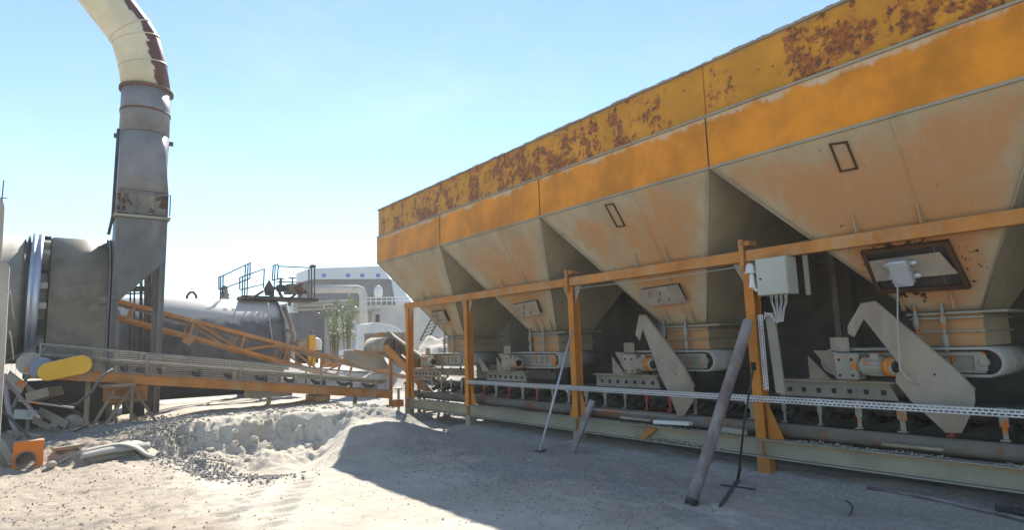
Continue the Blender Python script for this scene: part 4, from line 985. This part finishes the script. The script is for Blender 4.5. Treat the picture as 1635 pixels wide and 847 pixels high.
for s_ in (-1, 1): m.tube([V((q.x, q.y, ztop-.05))+E1*(.14*s_), V((q.x, q.y, ztop+.10))+E1*(.12*s_), V((q.x, q.y, ztop+.2))+E1*(.05*s_), V((q.x, q.y, ztop+.21))], .035, 8)
m.build('lifting_lug', mt['black'], TK)
for k_ in (.15, .85):
    m = MB(); q = t0+E1*(Lt*k_); m.obox(V((q.x, q.y, (tcz-rT*.6)/2)), E1*.15, E2*1.1, E3*((tcz-rT*.6)/2)); m.build('saddle', mt['dark'], TK)
m = MB().tube([aY(428, 484, DT-1.3), aY(430, 510, DT-1.45), aY(436, 552, DT-1.5)], .02, 6); m.build('hose', mt['cable'], TK)
m = MB(); m.tube([tp(471)+V((0, 0, 1.25))-E2*.3, tp(478)+V((0, 0, .8))-E2*.5, tp(484)+V((0, 0, .45))-E2*.5, tp(486)+V((0, 0, .2))-E2*.4], .06, 8); m.tube([tp(470)+V((0, 0, .5))-E2*.4, tp(480)+V((0, 0, .5))-E2*.5, tp(486)+V((0, 0, .3))-E2*.5, tp(478)+V((0, 0, -.2))-E2*.5, tp(474)+V((0, 0, -.8))-E2*.5], .08, 8); m.build('outlet_pipe', mt['plate'], TK)
# platform with valves on the tank
def t7(x, y, d=DT-.4): return aY(330+x/5.295, 400+y/5.295, d)
VP = thing('valve_platform', t7(600, 420), 'dark valve platform with handwheels and brown box standing on the tarred tank', 'platform')
m = MB().bar(t7(280, 402), t7(905, 428), .9, .10); m.build('deck', mt['dark'], VP)
for x_ in (410, 500, 560, 700): m = MB().bar(t7(x_, 410), t7(x_, 470), .06); m.build('strut', mt['dark'], VP)
m = MB().bar(t7(672, 330), t7(848, 328), .6, .32); m.build('valve_box', mt['panel'], VP, .01)
m = MB(); m.lathe(t7(625, 322), (0, 0, 1), [(-.12, .05), (-.1, .13), (.1, .14), (.12, .05), (.3, .04)], 14); m.lathe(t7(527, 330), (0, 0, 1), [(-.2, .12), (0, .16), (.1, .12), (.25, .04), (.3, .02)], 14); m.bar(t7(560, 322), t7(680, 322), .09); m.build('valve_body', mt['dark'], VP)
for (x_, y_) in ((625, 240), (725, 235)):
    m = MB(); c_ = t7(x_, y_); m.tube([c_+E1*(.11*math.cos(i*.5236))+E2*(.11*math.sin(i*.5236)) for i in range(13)], .014, 6); m.bar(c_-E1*.11, c_+E1*.11, .02); m.tube([c_-V((0, 0, .25)), c_+V((0, 0, .02))], .025, 6); m.build('handwheel', mt['dark'], VP)
for a_, b_, w_ in (((480, 345), (390, 400), .07), ((610, 350), (640, 405), .08), ((750, 375), (700, 410), .07), ((800, 370), (780, 410), .05), ((545, 330), (545, 480), .09), ((560, 400), (585, 445), .05)): m = MB().bar(t7(*a_), t7(*b_), w_); m.build('pipe_piece', mt['dark'], VP)
HR = thing('handrail', t7(240, 400), 'navy handrail loops rising in steps above the left end of the tarred tank', 'handrail')
def poly7(name, mat, root, lines, r=.022, d=DT-.4):
    for ln in lines:
        m = MB().tube([t7(*p, d) for p in ln], r, 6); m.build(name, mat, root)
poly7('rail', mt['rail'], HR, [[(103, 335), (103, 228), (145, 212), (368, 105), (365, 238), (280, 272), (110, 335)], [(120, 222), (115, 420)], [(140, 214), (133, 400)], [(327, 127), (320, 390)], [(350, 115), (340, 390)]])
poly7('rail', mt['rail'], HR, [[(280, 335), (280, 232), (300, 224), (487, 158), (480, 320)], [(285, 335), (480, 287)], [(305, 226), (299, 390)]], d=DT-.8)
HR2 = thing('handrail', t7(700, 400), 'navy handrail around the valve platform with a lamp at its right corner', 'handrail')
poly7('rail', mt['rail'], HR2, [[(553, 255), (563, 130), (600, 118), (605, 135), (880, 148)], [(553, 255), (597, 245), (605, 135)], [(580, 127), (565, 400)], [(590, 265), (880, 275)], [(865, 158), (862, 412)], [(912, 145), (912, 420)], [(885, 150), (885, 412)]])
m = MB().lathe(t7(897, 135), (0, 0, -1), [(-.06, .05), (0, .12), (.05, .1)], 12); m.build('lamp_head', mt['dark'], HR2)
# ------------------------------------------------------------------ background buildings
def t5(x, y, d): return aY(330+x/3.258, 400+y/3.258, d*.98)
BL = thing('plant_building', t5(800, 400, 44), 'far white topped industrial building with four small blue panels and dark walls', 'building')
def slab(pp, d, th, flat=None):
    P = [t5(x, y, d) for x, y in pp]; return MB().prism(P, E2*th)
m = slab([(540, 300), (985, 300), (960, 150), (540, 152)], 44, 3); m.build('wall', mt['cladd'], BL)
m = slab([(540, 151), (955, 148), (905, 82), (540, 94)], 43.8, 3.2); m.build('fascia', mt['clad'], BL)
m = slab([(961, 152), (987, 300), (1100, 300), (1075, 285), (985, 150)], 43.9, 9); m.build('roof_slope', mt['clad'], BL)
for x_ in (610, 737, 811, 893):
    m = slab([(x_-9, 139), (x_+9, 139), (x_+9, 122), (x_-9, 122)], 43.74, .05); m.build('blue_panel', mt['bluesq'], BL)
DB = thing('low_silo_building', t5(600, 500, 36), 'hazy grey shed wall with horizontal pipes in front of the white topped building', 'building')
m = slab([(440, 560), (850, 560), (850, 318), (440, 270)], 36, 6); m.build('wall', mt['cladd'], DB)
m = MB()
for y_ in (275, 292, 312): m.tube([t5(455, y_, 35.6), t5(760, y_-12, 35.6)], .08, 6)
m.build('pipe', mt['beam'], DB)
m = slab([(430, 325), (475, 325), (475, 268), (420, 268)], 35.7, .2); m.build('white_panel', mt['white'], DB)
PB = thing('pale_building', t5(970, 500, 32), 'pale rendered building with a railed terrace behind the white cover', 'building')
m = slab([(860, 560), (1400, 560), (1400, 285), (860, 285)], 32, 5); m.build('wall', mt['pale'], PB)
m = slab([(740, 560), (859, 560), (859, 325), (740, 332)], 32.2, 4); m.build('side_wing', mt['pale'], PB)
m = slab([(735, 328), (905, 313), (905, 303), (735, 320)], 31.4, .9); m.build('canopy', mt['plate'], PB)
m = slab([(880, 375), (900, 375), (900, 335), (880, 335)], 31.95, .04); m.build('window', mt['dark'], PB)
m = MB()
for y_ in (245, 262): m.tube([t5(825, y_+2, 31.8), t5(1080, y_, 31.8)], .035, 6)
for x_ in range(825, 1085, 28): m.tube([t5(x_, 284, 31.8), t5(x_, 244, 31.8)], .03, 5)
m.build('terrace_railing', mt['white'], PB)
m = MB(); m.lathe(t5(893, 225, 33), (0, 0, 1), [(-.2, .2), (0, .25), (.25, .24), (.42, .14), (.48, .02)], 16); tag(m.build('roof_vent', mt['white']), 'white domed roof vent in front of the dark far wall', 'vent')
m = MB(); m.tube([t5(560, 202, 27), t5(785, 202, 27), t5(805, 210, 27), t5(814, 232, 27), t5(820, 560, 27)], .185, 14); gp_ = tag(m.build('duct_pipe', mt['pale']), 'fat pale grey pipe running level then bending down before the far buildings', 'pipe')
m = MB().tube([t5(672, 268, 26), t5(678, 560, 26)], .10, 8); tag(m.build('vent_pipe', mt['grey']), 'thin upright grey pipe standing just left of the leafy shrub', 'pipe')
CV = thing('white_cover', t5(930, 500, 24), 'white rounded sheet metal cover beside the orange hopper', 'cover')
pp = [(850, 530), (1040, 530), (1020, 425), (990, 400), (950, 385), (880, 376), (858, 380)]
m = slab(pp, 24, 1.6); m.build('shell', mt['white'], CV, .03)
m = slab([(735, 545), (900, 545), (900, 515), (735, 515)], 23.5, 1.0); m.build('base', mt['white'], CV)
YP = thing('yellow_pump', t5(545, 560, 19.5), 'yellow upright machine post with rusty cap behind the orange truss', 'machine')
m = MB().bar(t5(545, 600, 19.5), t5(545, 442, 19.5), .20, .2, up=(0, 1, 0)); m.build('column', mt['yellow'], YP, .01)
m = MB().tube([t5(545, 442, 19.5), t5(545, 418, 19.5)], .03, 8); m.build('cap', mt['panel'], YP)
m = MB().lathe(t5(572, 480, 19.8), (0, 0, 1), [(-.25, .16), (0, .17), (.1, .12), (.16, .02)], 14); m.build('white_dome', mt['white'], YP)
for i, (x_, y_, r_, mm_) in enumerate(((500, 500, .5, 'machine'), (520, 560, .6, 'dark'), (640, 585, .5, 'orange'), (480, 545, .4, 'white'))):
    c_ = t5(x_, y_, 20.2+i*.3); m = MB(); m.obox(c_, E1*r_*.5, E2*.25, E3*r_*.3); m.obox(c_+E3*r_*.36, E1*r_*.3, E2*.18, E3*.05); m.lathe(c_+E1*.1-E2*.3, E2, [(0, .1), (.05, .12), (.04, .12)], 12)
    tag(m.build('pump_unit', mt[mm_], None, .01), ['grey pump unit with disc beside the end of the tank', 'dark pump unit low behind the lattice truss', 'orange pump unit behind the right end of the truss', 'white topped pump unit under the tank end'][i], 'pump')
# shrub
def plant(name, lab, cat, base, h, wid, n, ls, mat, mstem, cone=False, seed=3):
    rnd = random.Random(seed); T = thing(name, base, lab, cat); base = V(base); ms = MB(); ml = MB()
    tips = []
    if cone:
        ms.tube([base, base+V((0, 0, h))], [.08, .02], 6)
        for i in range(n):
            f = rnd.random()**.7; r_ = wid*(1-f)*rnd.uniform(.3, 1); an = rnd.uniform(0, 6.28); tips.append(base+V((math.cos(an)*r_, math.sin(an)*r_, .1*h+f*h*.92)))
    else:
        for s_ in range(9):
            an = rnd.uniform(0, 6.28); top = base+V((math.cos(an)*wid*rnd.uniform(.2, .9), math.sin(an)*wid*rnd.uniform(.2, .9), h*rnd.uniform(.55, 1.)))
            mid = base.lerp(top, .5)+V((0, 0, .1*h)); ms.tube([base+V((math.cos(an)*.1, math.sin(an)*.1, 0)), mid, top], [.03, .02, .008], 5)
            for i in range(n//9):
                f = rnd.uniform(.25, 1.05); q = base.lerp(mid, f*2) if f < .5 else mid.lerp(top, (f-.5)*2); tips.append(q+V((rnd.gauss(0, .12), rnd.gauss(0, .12), rnd.gauss(0, .10)))*wid*1.4)
    for q in tips:
        d = V((rnd.gauss(0, 1), rnd.gauss(0, 1), rnd.gauss(.1, .6))).normalized(); s_ = d.cross(V((rnd.gauss(0, 1), rnd.gauss(0, 1), rnd.gauss(0, 1)))).normalized(); l_ = ls*rnd.uniform(.6, 1.3)
        ml.add([q, q+d*l_*.5+s_*l_*.22, q+d*l_, q+d*l_*.5-s_*l_*.22], [(0, 1, 2, 3)])
    ms.build('stem', mstem, T); ml.build('foliage', mat, T); return T
plant('shrub', 'airy pale green shrub growing behind the truss conveyor', 'shrub', t5(665, 600, 21.5), 2.1, .5, 480, .12, mt['leaf'], mt['wood'])
plant('shrub', 'small yellowing shrub growing right of the pale green one', 'shrub', t5(730, 560, 24), 2.6, .45, 500, .14, mt['leaf'], mt['wood'], seed=8)
plant('conifer', 'small distant dark conifer poking up behind the tank', 'tree', at(357, 510, 60), 3.2, 1.1, 900, .3, mt['pine'], mt['wood'], True)
# ------------------------------------------------------------------ inclined conveyor by the far end of the bins
IC = thing('inclined_conveyor', at(650, 610, 15.5), 'steep orange conveyor with arched dusty guard by the far end of the bins', 'conveyor')
def t8(x, y, d): return at(480+x/5.295, 500+y/5.295, d)
m = MB().bar(t8(715, 280, 15.0), t8(1110, 700, 14.6), .10, .16); m.build('side_rail', mt['orange'], IC, .004)
m = MB().bar(t8(800, 250, 16.1), t8(1200, 640, 15.6), .10, .16); m.build('side_rail', mt['orange'], IC, .004)
m = MB(); n = 14; g = []
for i in range(n+1):
    f = i/n; a_ = t8(790+f*390, 205+f*290, 15.0-f*.3); b_ = a_+E2*1.25+E1*.3+E3*.05
    g.append([a_.lerp(b_, u)+V((0, 0, .16*math.sin(math.pi*u))) for u in (0, .2, .4, .6, .8, 1)])
m.sheet(g, .015); m.build('arched_guard', mt['beltpale'], IC)
m = MB(); g = []
arc = [(700, 330), (700, 260), (725, 222), (760, 203), (790, 203)]
for p_ in arc: a_ = t8(*p_, 15.0); g.append([a_, a_+E2*.6, a_+E2*1.2])
m.sheet(g, .015); m.build('end_guard', mt['dustsheet'], IC)
m = MB()
for i in range(8): f = i/7; a_ = t8(790+f*380, 225+f*285, 15.0); m.bar(a_, a_-V((0, 0, .32)), .03)
m.build('guard_strut', mt['dark'], IC)
m = MB().sheet([[t8(1170, 620, 15.1), t8(1170, 620, 15.1)+E2*.9], [t8(740, 290, 15.1), t8(740, 290, 15.1)+E2*.9]], .03); m.build('belt', mt['belt'], IC)
m = MB().prism([t8(655, 165, 15.9), t8(885, 165, 15.9), t8(885, 350, 15.9), t8(655, 350, 15.9)], E2*.9); m.build('feed_hopper', mt['plate'], IC, .01)
m = MB().prism([t8(655, 165, 15.85), t8(685, 165, 15.85), t8(705, 350, 15.85), t8(655, 350, 15.85)], E2*.04); m.build('orange_edge', mt['orange'], IC)
for x_, y_ in ((760, 330), (1000, 560)):
    a_ = t8(x_, y_, 15.0); m = MB().bar(a_, V((a_.x, a_.y, gz(a_.x, a_.y)-.1)), .07, .07, up=(0, 1, 0)); m.build('leg', mt['orange'], IC)
BX = thing('chute_box', t8(600, 450, 16.4), 'dark steel transfer box between the truss conveyor and the steep one', 'chute')
m = MB().prism([t8(458, 320, 16.3), t8(700, 370, 16.3), t8(760, 480, 16.3), t8(640, 470, 16.3), t8(455, 400, 16.3)], E2*.8); m.build('body', mt['dustsheet'], BX)
m = MB().bar(t8(455, 315, 16.2), t8(700, 365, 16.2), .05, .05); m.build('rim', mt['orange'], BX)
# clutter of sunlit brackets and rods below the first bin
rnd = random.Random(21)
for i in range(9):
    a_ = V((rnd.uniform(6.9, 8.4), rnd.uniform(12.9, 14.2), rnd.uniform(.25, 1.0))); L_ = rnd.uniform(.3, .8); an = rnd.uniform(0, 3.14)
    b_ = a_+V((math.cos(an)*L_, math.sin(an)*L_, rnd.uniform(-.2, .2)))
    m = MB().bar(V((a_.x, a_.y, 0)), a_, .05); m.bar(a_, b_, .16, .03); tag(m.build('walkway_bracket', mt['beltpale']), 'small dusty plate bracket among the clutter beyond the far post', 'bracket', 'dusty plate brackets beyond the far post')
# far rubble pile, pale column, lattice mast
def pile(name, lab, c, rx, ry, h, mat, seed, n=26, kind='stuff', amp=.25):
    m = MB(); g = []
    for i in range(n+1):
        r_ = []
        for j in range(n+1):
            u, v = 2*i/n-1, 2*j/n-1; d_ = math.sqrt(u*u+v*v); x, y = c[0]+u*rx, c[1]+v*ry
            r_.append((x, y, c[2]+h*max(-.1, (1-d_))*(1+amp*mnoise.noise(V((x*1.5, y*1.5, seed))))+.04*mnoise.noise(V((x*5, y*5, seed)))))
        g.append(r_)
    m.sheet(g, .05); return tag(m.build(name, mat), lab, 'pile', kind=kind)
pc = at(715, 560, 27); pile('rubble_pile', 'sunlit pale rubble heap seen below the farthest hopper', (pc.x, pc.y, 0), 4.5, 4.5, at(705, 530, 27).z, mt['stone'], 3, 40)
m = MB(); a_, b_ = at(664, 610, 29), at(664, 490, 29); m.bar(a_, b_, .28, .28, up=(0, 1, 0)); m.bar(b_, b_+V((0, 0, .2)), .4, .4, up=(0, 1, 0)); tag(m.build('pale_column', mt['pale']), 'square pale column just right of the farthest orange post', 'column')
m = MB(); a_, b_ = at(670, 545, 30), at(690, 508, 30); 
for o_ in (V(), E1*.45): m.bar(a_+o_, b_+o_, .06)
for i in range(6): f = i/6; m.bar(a_.lerp(b_, f), a_.lerp(b_, f+.16)+E1*.45, .04)
tag(m.build('lattice_mast', mt['dark']), 'slanting dark lattice boom far behind the farthest hopper', 'lattice boom')
# dusty air
hz_ = MB().box((-60, -60, -2.0), (62, 62, 16)); ho = hz_.build('haze', mt['dark'], None, 0, (0, 0, 0)); tag(ho, kind='stuff')
hm = bpy.data.materials.new('dusty air'); hm.use_nodes = True; ht_ = hm.node_tree; ht_.nodes.clear()
o_ = ht_.nodes.new('ShaderNodeOutputMaterial'); pv = ht_.nodes.new('ShaderNodeVolumePrincipled'); pv.inputs['Color'].default_value = (.95, .93, .90, 1); pv.inputs['Density'].default_value = .0018; pv.inputs['Anisotropy'].default_value = .3
ht_.links.new(pv.outputs[0], o_.inputs['Volume']); ho.data.materials.clear(); ho.data.materials.append(hm)
# ------------------------------------------------------------------ left edge: concrete post, small conveyor, orange box, sheet
CPp = thing('concrete_post', at(5, 700, 6.5), 'pale concrete post at the left edge with bent hooks and a thin rod', 'post')
def L6(x, y, d=6.5): return at(x, y, d)
m = MB().prism([L6(-30, 780), L6(-6, 780), L6(8, 560), L6(15, 425), L6(12, 420), L6(-30, 418)], E2*.14); m.build('lower_post', mt['concrete'], CPp, .008)
m = MB().prism([L6(-30, 417.5), L6(2, 417.5), L6(7, 330), L6(4, 318), L6(-30, 310)], E2*.10); m.build('upper_post', mt['concrete'], CPp, .006)
m = MB().tube([L6(3, 320), L6(6, 288)], .006, 6); m.tube([L6(0, 316), L6(11, 317)], .006, 6); m.build('rod', mt['dark'], CPp)
for y_ in (465, 530): m = MB().tube([L6(11, y_), L6(15, y_), L6(18, y_+10), L6(22, y_+45)], .006, 6); m.build('hook', mt['wire'], CPp)
# small crossing conveyor
SCv = thing('small_belt_conveyor', gp(90, 700), 'small tilted belt conveyor with buff frame and dark rounded tail pulley', 'conveyor')
d0 = 11.2
def c4(x, y, d=d0): return at(x/3.85, 540+y/3.85, d)
ax_dir = (c4(400, 480)-c4(230, 360)).normalized()
A_, B_ = c4(225, 415), c4(450, 535); ud = (B_-A_).normalized(); nd = ud.cross(E2).normalized(); nd = nd if nd.z > 0 else -nd; r_ = .20
lo_ = []
for i in range(13): an = -math.pi/2+math.pi*i/12; lo_.append(B_+ud*math.cos(an)*r_+nd*math.sin(an)*r_)
for i in range(13): an = math.pi/2+math.pi*i/12; lo_.append(A_+ud*math.cos(an)*r_+nd*math.sin(an)*r_)
m = MB(); n = len(lo_); o1 = [p+E2*.8 for p in lo_]
m.add(lo_+o1, [(i, (i+1) % n, n+(i+1) % n, n+i) for i in range(n)], True); m.add([p-(p-(A_ if i > 12 else B_)).normalized()*.015 for i, p in enumerate(lo_)]+[p-(p-(A_ if i > 12 else B_)-E2*.8).normalized()*.015 for i, p in enumerate(o1)], [(i, (i+1) % n, n+(i+1) % n, n+i) for i in range(n)], True)
m.build('belt', mt['belt'], SCv)
m = MB().lathe(B_+E2*.02, E2, [(0, .175), (.76, .175)], 20); m.build('tail_pulley', mt['beltpale'], SCv)
m = MB().bar(c4(225, 475, d0-.1), c4(405, 560, d0-.1), .05, .30); fr_ = m.build('side_frame', mt['plate'], SCv, .006)
m = MB()
for (a_, b_) in (((265, 500), (310, 522)), ((350, 545), (385, 560))): m.bar(c4(*a_, d0-.135), c4(*b_, d0-.135), .012, .05)
m.build('slot', mt['black'], fr_)
m = MB().bar(c4(95, 468, d0-.3), c4(220, 475, d0-.3), .1, .17); jb = m.build('junction_box', mt['ebox'], SCv, .01)
m = MB().disc(c4(180, 465, d0-.37), E2, .05, .01, 16); m.build('dial', mt['cable'], jb)
m = MB().box(tuple(c4(150, 620, d0)), tuple(c4(185, 500, d0)+V((0, .1, 0)))); m.build('leg', mt['plate'], SCv)
m = MB().bar(c4(205, 365, d0-.2), c4(345, 325, d0-.2), .35, .17); tag(m.build('concrete_slab', mt['plate'], None, .01), 'buff slab lying above the small conveyor below the yellow drive guard', 'slab')
m = MB(); m.prism([c4(10, 210, 11), c4(170, 275, 11), c4(130, 340, 11), c4(20, 300, 11)], E2*.03); m.prism([c4(60, 200, 11.4), c4(215, 320, 11.4), c4(195, 370, 11.4), c4(40, 240, 11.4)], E2*.03); tag(m.build('sheet_metal', mt['machine']), 'crumpled pale sheet metal chute below the caged conveyor head', 'sheet metal')
def rod(name, lab, cat, pts, r, mat, n=8): m = MB().tube(pts, r, n); return tag(m.build(name, mat), lab, cat)
rod('steel_tube', 'grey tube slanting from the mesh hood down to the rusty junction box', 'tube', [c4(285, 50, 11.6), c4(170, 230, 11.3), c4(80, 430, 11)], .03, mt['wire'])
rod('bent_pole', 'rusty bent pole leaning at the left edge above the orange box', 'pole', [c4(28, 265, 9.5), c4(45, 400, 9.5), c4(75, 520, 9.4), c4(118, 625, 9.3)], .035, mt['pipe'])
rod('hose', 'grey rubber hose drooping from the conveyor drive to the ground', 'hose', [aY(180, 590, YC-.2), aY(160, 603, YC-.3), aY(148, 625, YC-.4), aY(125, 645, YC-.5), aY(105, 650, YC-.5)], .025, mt['belt'])
for i, (a_, b_, lab) in enumerate((((0, 640), (85, 815), 'rough plank leaning low at the left edge beside the orange box'), ((-60, 700), (62, 850), 'second rough plank lying lower than the first at the left edge'))):
    p, q = c4(*a_, 8.9), c4(*b_, 8.6); q.z = max(q.z, gz(q.x, q.y)+.02); m = MB().bar(p, q, .10, .05, up=(0, 1, 0)); tag(m.build('plank', mt['wood'], None, .004), lab, 'plank')
rnd = random.Random(31)
for i, (x0_, y0_, x1_, y1_, w_, mm_, lab) in enumerate((
    (10, 610, 62, 668, .05, 'pipe', 'rusty bar slanting down through the scrap left of the junction box'),
    (3, 655, 48, 700, .04, 'dark', 'dark bar propped low among the scrap at the left edge'),
    (30, 640, 118, 652, .045, 'machine', 'grey angle bar lying across the small tilted conveyor'),
    (12, 690, 66, 697, .06, 'wood', 'buff timber lying flat behind the orange box'),
    (118, 690, 150, 676, .03, 'dark', 'short dark rod sticking out of the gravel by the trestle'))):
    a_, b_ = aY(x0_, y0_, 11.9+.2*i), aY(x1_, y1_, 11.6+.2*i); a_.z = max(a_.z, gz(a_.x, a_.y)); b_.z = max(b_.z, gz(b_.x, b_.y)+.02)
    m = MB().bar(a_, b_, w_, w_*.6); tag(m.build('scrap_bar', mt[mm_], None, .004), lab, 'scrap')
# orange box guard with round hole
OB = thing('orange_guard_box', gp(45, 745), 'orange sheet metal guard box with a round hole standing on the soil', 'guard box')
dO = 8.9
q0, q1, q2, q3 = at(17, 745, dO), at(66, 745, dO), at(66, 705, dO), at(19, 712, dO)
hc = at(34, 737, dO); rh = .125
ring = [hc+E1*rh*math.cos(a)+E3*rh*math.sin(a) for a in [math.pi*(i/8.) for i in range(17)]]
# front face with hole: fan between outer loop and ring
gzz = gz(hc.x, hc.y)
x0v = gp(20, 749)+V((0, 0, -.03)); wd = (aY(67, 740, x0v.y).x-x0v.x)

def ob(u, z, f=0): return x0v+E1*u+E3*z+E2*f
hgt = aY(20, 709, x0v.y).z-x0v.z; hcx, hcz = .14, .125
outer = [ob(wd, .0), ob(wd, hgt*.5), ob(wd, hgt), ob(wd*.6, hgt-.01), ob(wd*.3, hgt-.02), ob(0, hgt-.03), ob(0, hgt*.5), ob(0, 0), ob(wd*.4, 0)]
outer = []
for i in range(24):
    a = 2*math.pi*i/24; dx, dz = math.cos(a), math.sin(a)
    ts = []
    if dx > 1e-6: ts.append((wd-hcx)/dx)
    if dx < -1e-6: ts.append(-hcx/dx)
    if dz > 1e-6: ts.append((hgt-hcz)/dz)
    if dz < -1e-6: ts.append(-hcz/dz)
    t = min(ts); outer.append((hcx+dx*t, hcz+dz*t))
# snap the corners
for cu, cz in ((0, 0), (wd, 0), (wd, hgt), (0, hgt)):
    k_ = min(range(24), key=lambda i: (outer[i][0]-cu)**2+(outer[i][1]-cz)**2); outer[k_] = (cu, cz)
inner = [(hcx+.115*math.cos(2*math.pi*i/24), hcz+.115*math.sin(2*math.pi*i/24)) for i in range(24)]
m = MB(); vs_ = [ob(*p) for p in outer]+[ob(*p) for p in inner]+[ob(*p, .012) for p in outer]+[ob(*p, .012) for p in inner]; fs = []
for i in range(24):
    j = (i+1) % 24; fs += [(i, j, 24+j, 24+i), (48+j, 48+i, 72+i, 72+j), (24+i, 24+j, 72+j, 72+i), (i, 48+i, 48+j, j)]
m.add(vs_, fs); m.build('front_panel', mt['box_orange'], OB)
m = MB(); m.obox(ob(wd/2, hgt+.006, .12), E1*wd/2, E2*.12, E3*.005); m.build('top_panel', mt['box_orange'], OB)
for q_ in (wd+.006, -.006): m = MB(); m.obox(ob(q_, hgt/2, .12), E1*.005, E2*.12, E3*hgt/2); m.build('side_panel', mt['box_orange'], OB)
m = MB(); m.lathe(ob(hcx, hcz, -.0), E2, [(.0, .118), (-.012, .13), (-.012, .118), (.0, .118)], 24, caps=False); m.lathe(ob(hcx, hcz, .1), E2, [(0, .06), (.1, .06)], 12); m.build('hole_rim', mt['pipe'], OB)
# folded rubber sheet
c_ = gp(165, 728)
FS = thing('rubber_sheet', c_, 'pale folded rubber belt sheet lying crumpled on the ground', 'rubber sheet')
def spl(P, n):
    out = []
    for i in range(len(P)-1):
        p0, p1, p2, p3 = P[max(i-1, 0)], P[i], P[i+1], P[min(i+2, len(P)-1)]
        for k in range(n):
            t = k/n; out.append(.5*((2*p1)+(p2-p0)*t+(2*p0-5*p1+4*p2-p3)*t*t+(3*p1-p0-3*p2+p3)*t**3))
    return out+[P[-1]]
def gh(px, py, h): p = gp(px, py+0); return V((p.x, p.y, p.z+h))
path = spl([gh(92, 742, .015), gh(112, 736, .05), gh(140, 734, .12), gh(168, 734, .19), gh(192, 734, .22), (gh(214, 734, .17)), gh(232, 734, .06), gh(246, 733, .01)], 5)
g = []
for i, p in enumerate(path):
    f = i/(len(path)-1); w_ = .34+.16*math.sin(math.pi*f); g.append([p+E1*(.12*v)+E2*(w_*v)+V((0, 0, .05*math.sin(f*7+v*2)*v+.02*math.sin(3*v))) for v in (0, .2, .4, .6, .8, 1)])
m = MB().sheet(g, .018); m.build('upper_fold', mt['beltpale'], FS)
a_, b_ = gh(128, 741, .07), gh(238, 726, .10); g = []
for i in range(19):
    f = i/18; c0_ = a_.lerp(b_, f)+V((0, 0, .02*math.sin(f*4))); rr_ = .075+.03*f; row = []
    for k in range(15):
        an = math.pi*(.95-1.35*k/14); q = c0_+E2*(-math.cos(an)*rr_*-1.4)+E3*(math.sin(an)*rr_); row.append(q)
    row.append(row[-1]+E2*.25+E3*-.01); g.append(row)
m = MB().sheet(g, .016); m.build('rolled_edge', mt['beltpale'], FS)
m = MB(); m.bar(gp(88, 722)+V((0, 0, .03)), gp(128, 718)+V((0, 0, .05)), .14, .05); tag(m.build('plank', mt['wood'], None, .004), 'short plank poking out from under the folded rubber sheet', 'plank')
# rocks by the box
for (px_, py_, r_, lab) in ((81, 748, .10, 'rounded soil coloured rock right of the orange box'), (200, 742, .045, 'small stone in front of the folded rubber sheet'), (325, 738, .06, 'pinkish stone at the foot of the dark gravel')):
    m = MB(); c_ = gp(px_, py_); rock(m, c_+V((0, 0, r_*.4)), r_, px_); o = tag(m.build('rock', mt['stone'], None, r_*.15), lab, 'rock')
# gravel heaps
c_ = gp(210, 712); 
def hz(x, y): return gz(x, y)
m = MB(); rnd = random.Random(4)
def scatter(m, n, fx, rmin, rmax, lift=0):
    for _ in range(n):
        p = fx()
        if p is None: continue
        x, y = p; r_ = rmin+(rmax-rmin)*rnd.random()**2; pebble(m, (x, y, gz(x, y)+r_*.2+lift), r_, rnd)
def band(px0, px1, py0, py1, sx, sy):
    def f():
        t = rnd.random(); c_ = aZ(px0+(px1-px0)*t, py0+(py1-py0)*t, .12); return (c_.x+rnd.gauss(0, sx), c_.y+rnd.gauss(0, sy))
    return f
hp1 = aZ(190, 708, .12)
pile('gravel_heap', 'low heap of dark grey gravel between trestle and rubber sheet', (hp1.x, hp1.y, gz(hp1.x, hp1.y)-.02), 1.1, .7, .22, mt['gravel'], 6)
scatter(m, 3200, band(140, 260, 700, 712, .35, .28), .012, .035, .05)
scatter(m, 2600, band(250, 430, 712, 752, .25, .22), .012, .034)
tag(m.build('dark_gravel', mt['gravel']), 'band of dark grey gravel spilled down the bank', 'gravel', kind='stuff')
m = MB()
def near():
    x = rnd.uniform(-1, 7); y = rnd.uniform(3.5, 12.4)
    if rnd.random() > .25+.5*sst(2.6, .4, x)+.3*mnoise.noise(V((x, y, 2))): return None
    return x, y
scatter(m, 3500, near, .003, .011)
def leftf(): return rnd.gauss(.2, .9), rnd.uniform(6.2, 11.5)
scatter(m, 1600, leftf, .004, .018)
tag(m.build('loose_stones', mt['stone']), 'loose stones scattered over the dusty ground', 'stones', kind='stuff')
m = MB()
def shade(): x = rnd.gauss(5.0, .8); y = rnd.uniform(3.6, 9.5); return (x, y) if x < 6.5 else None
scatter(m, 9000, shade, .004, .014)
tag(m.build('fine_gravel', mt['gravel']), 'fine grey gravel strewn in the shadow of the bins', 'gravel', kind='stuff')
m = MB()
def bankf():
    x = rnd.uniform(1.8, 5.6); y = rnd.gauss(11.7, .5); return x, y
for _ in range(260):
    x, y = bankf(); rock(m, (x, y, gz(x, y)), rnd.uniform(.02, .11)*(1 if rnd.random() < .3 else .5), int(rnd.random()*1e6))
tag(m.build('clods', GM), 'dusty clods broken from the lip of the bank', 'clods', kind='stuff')
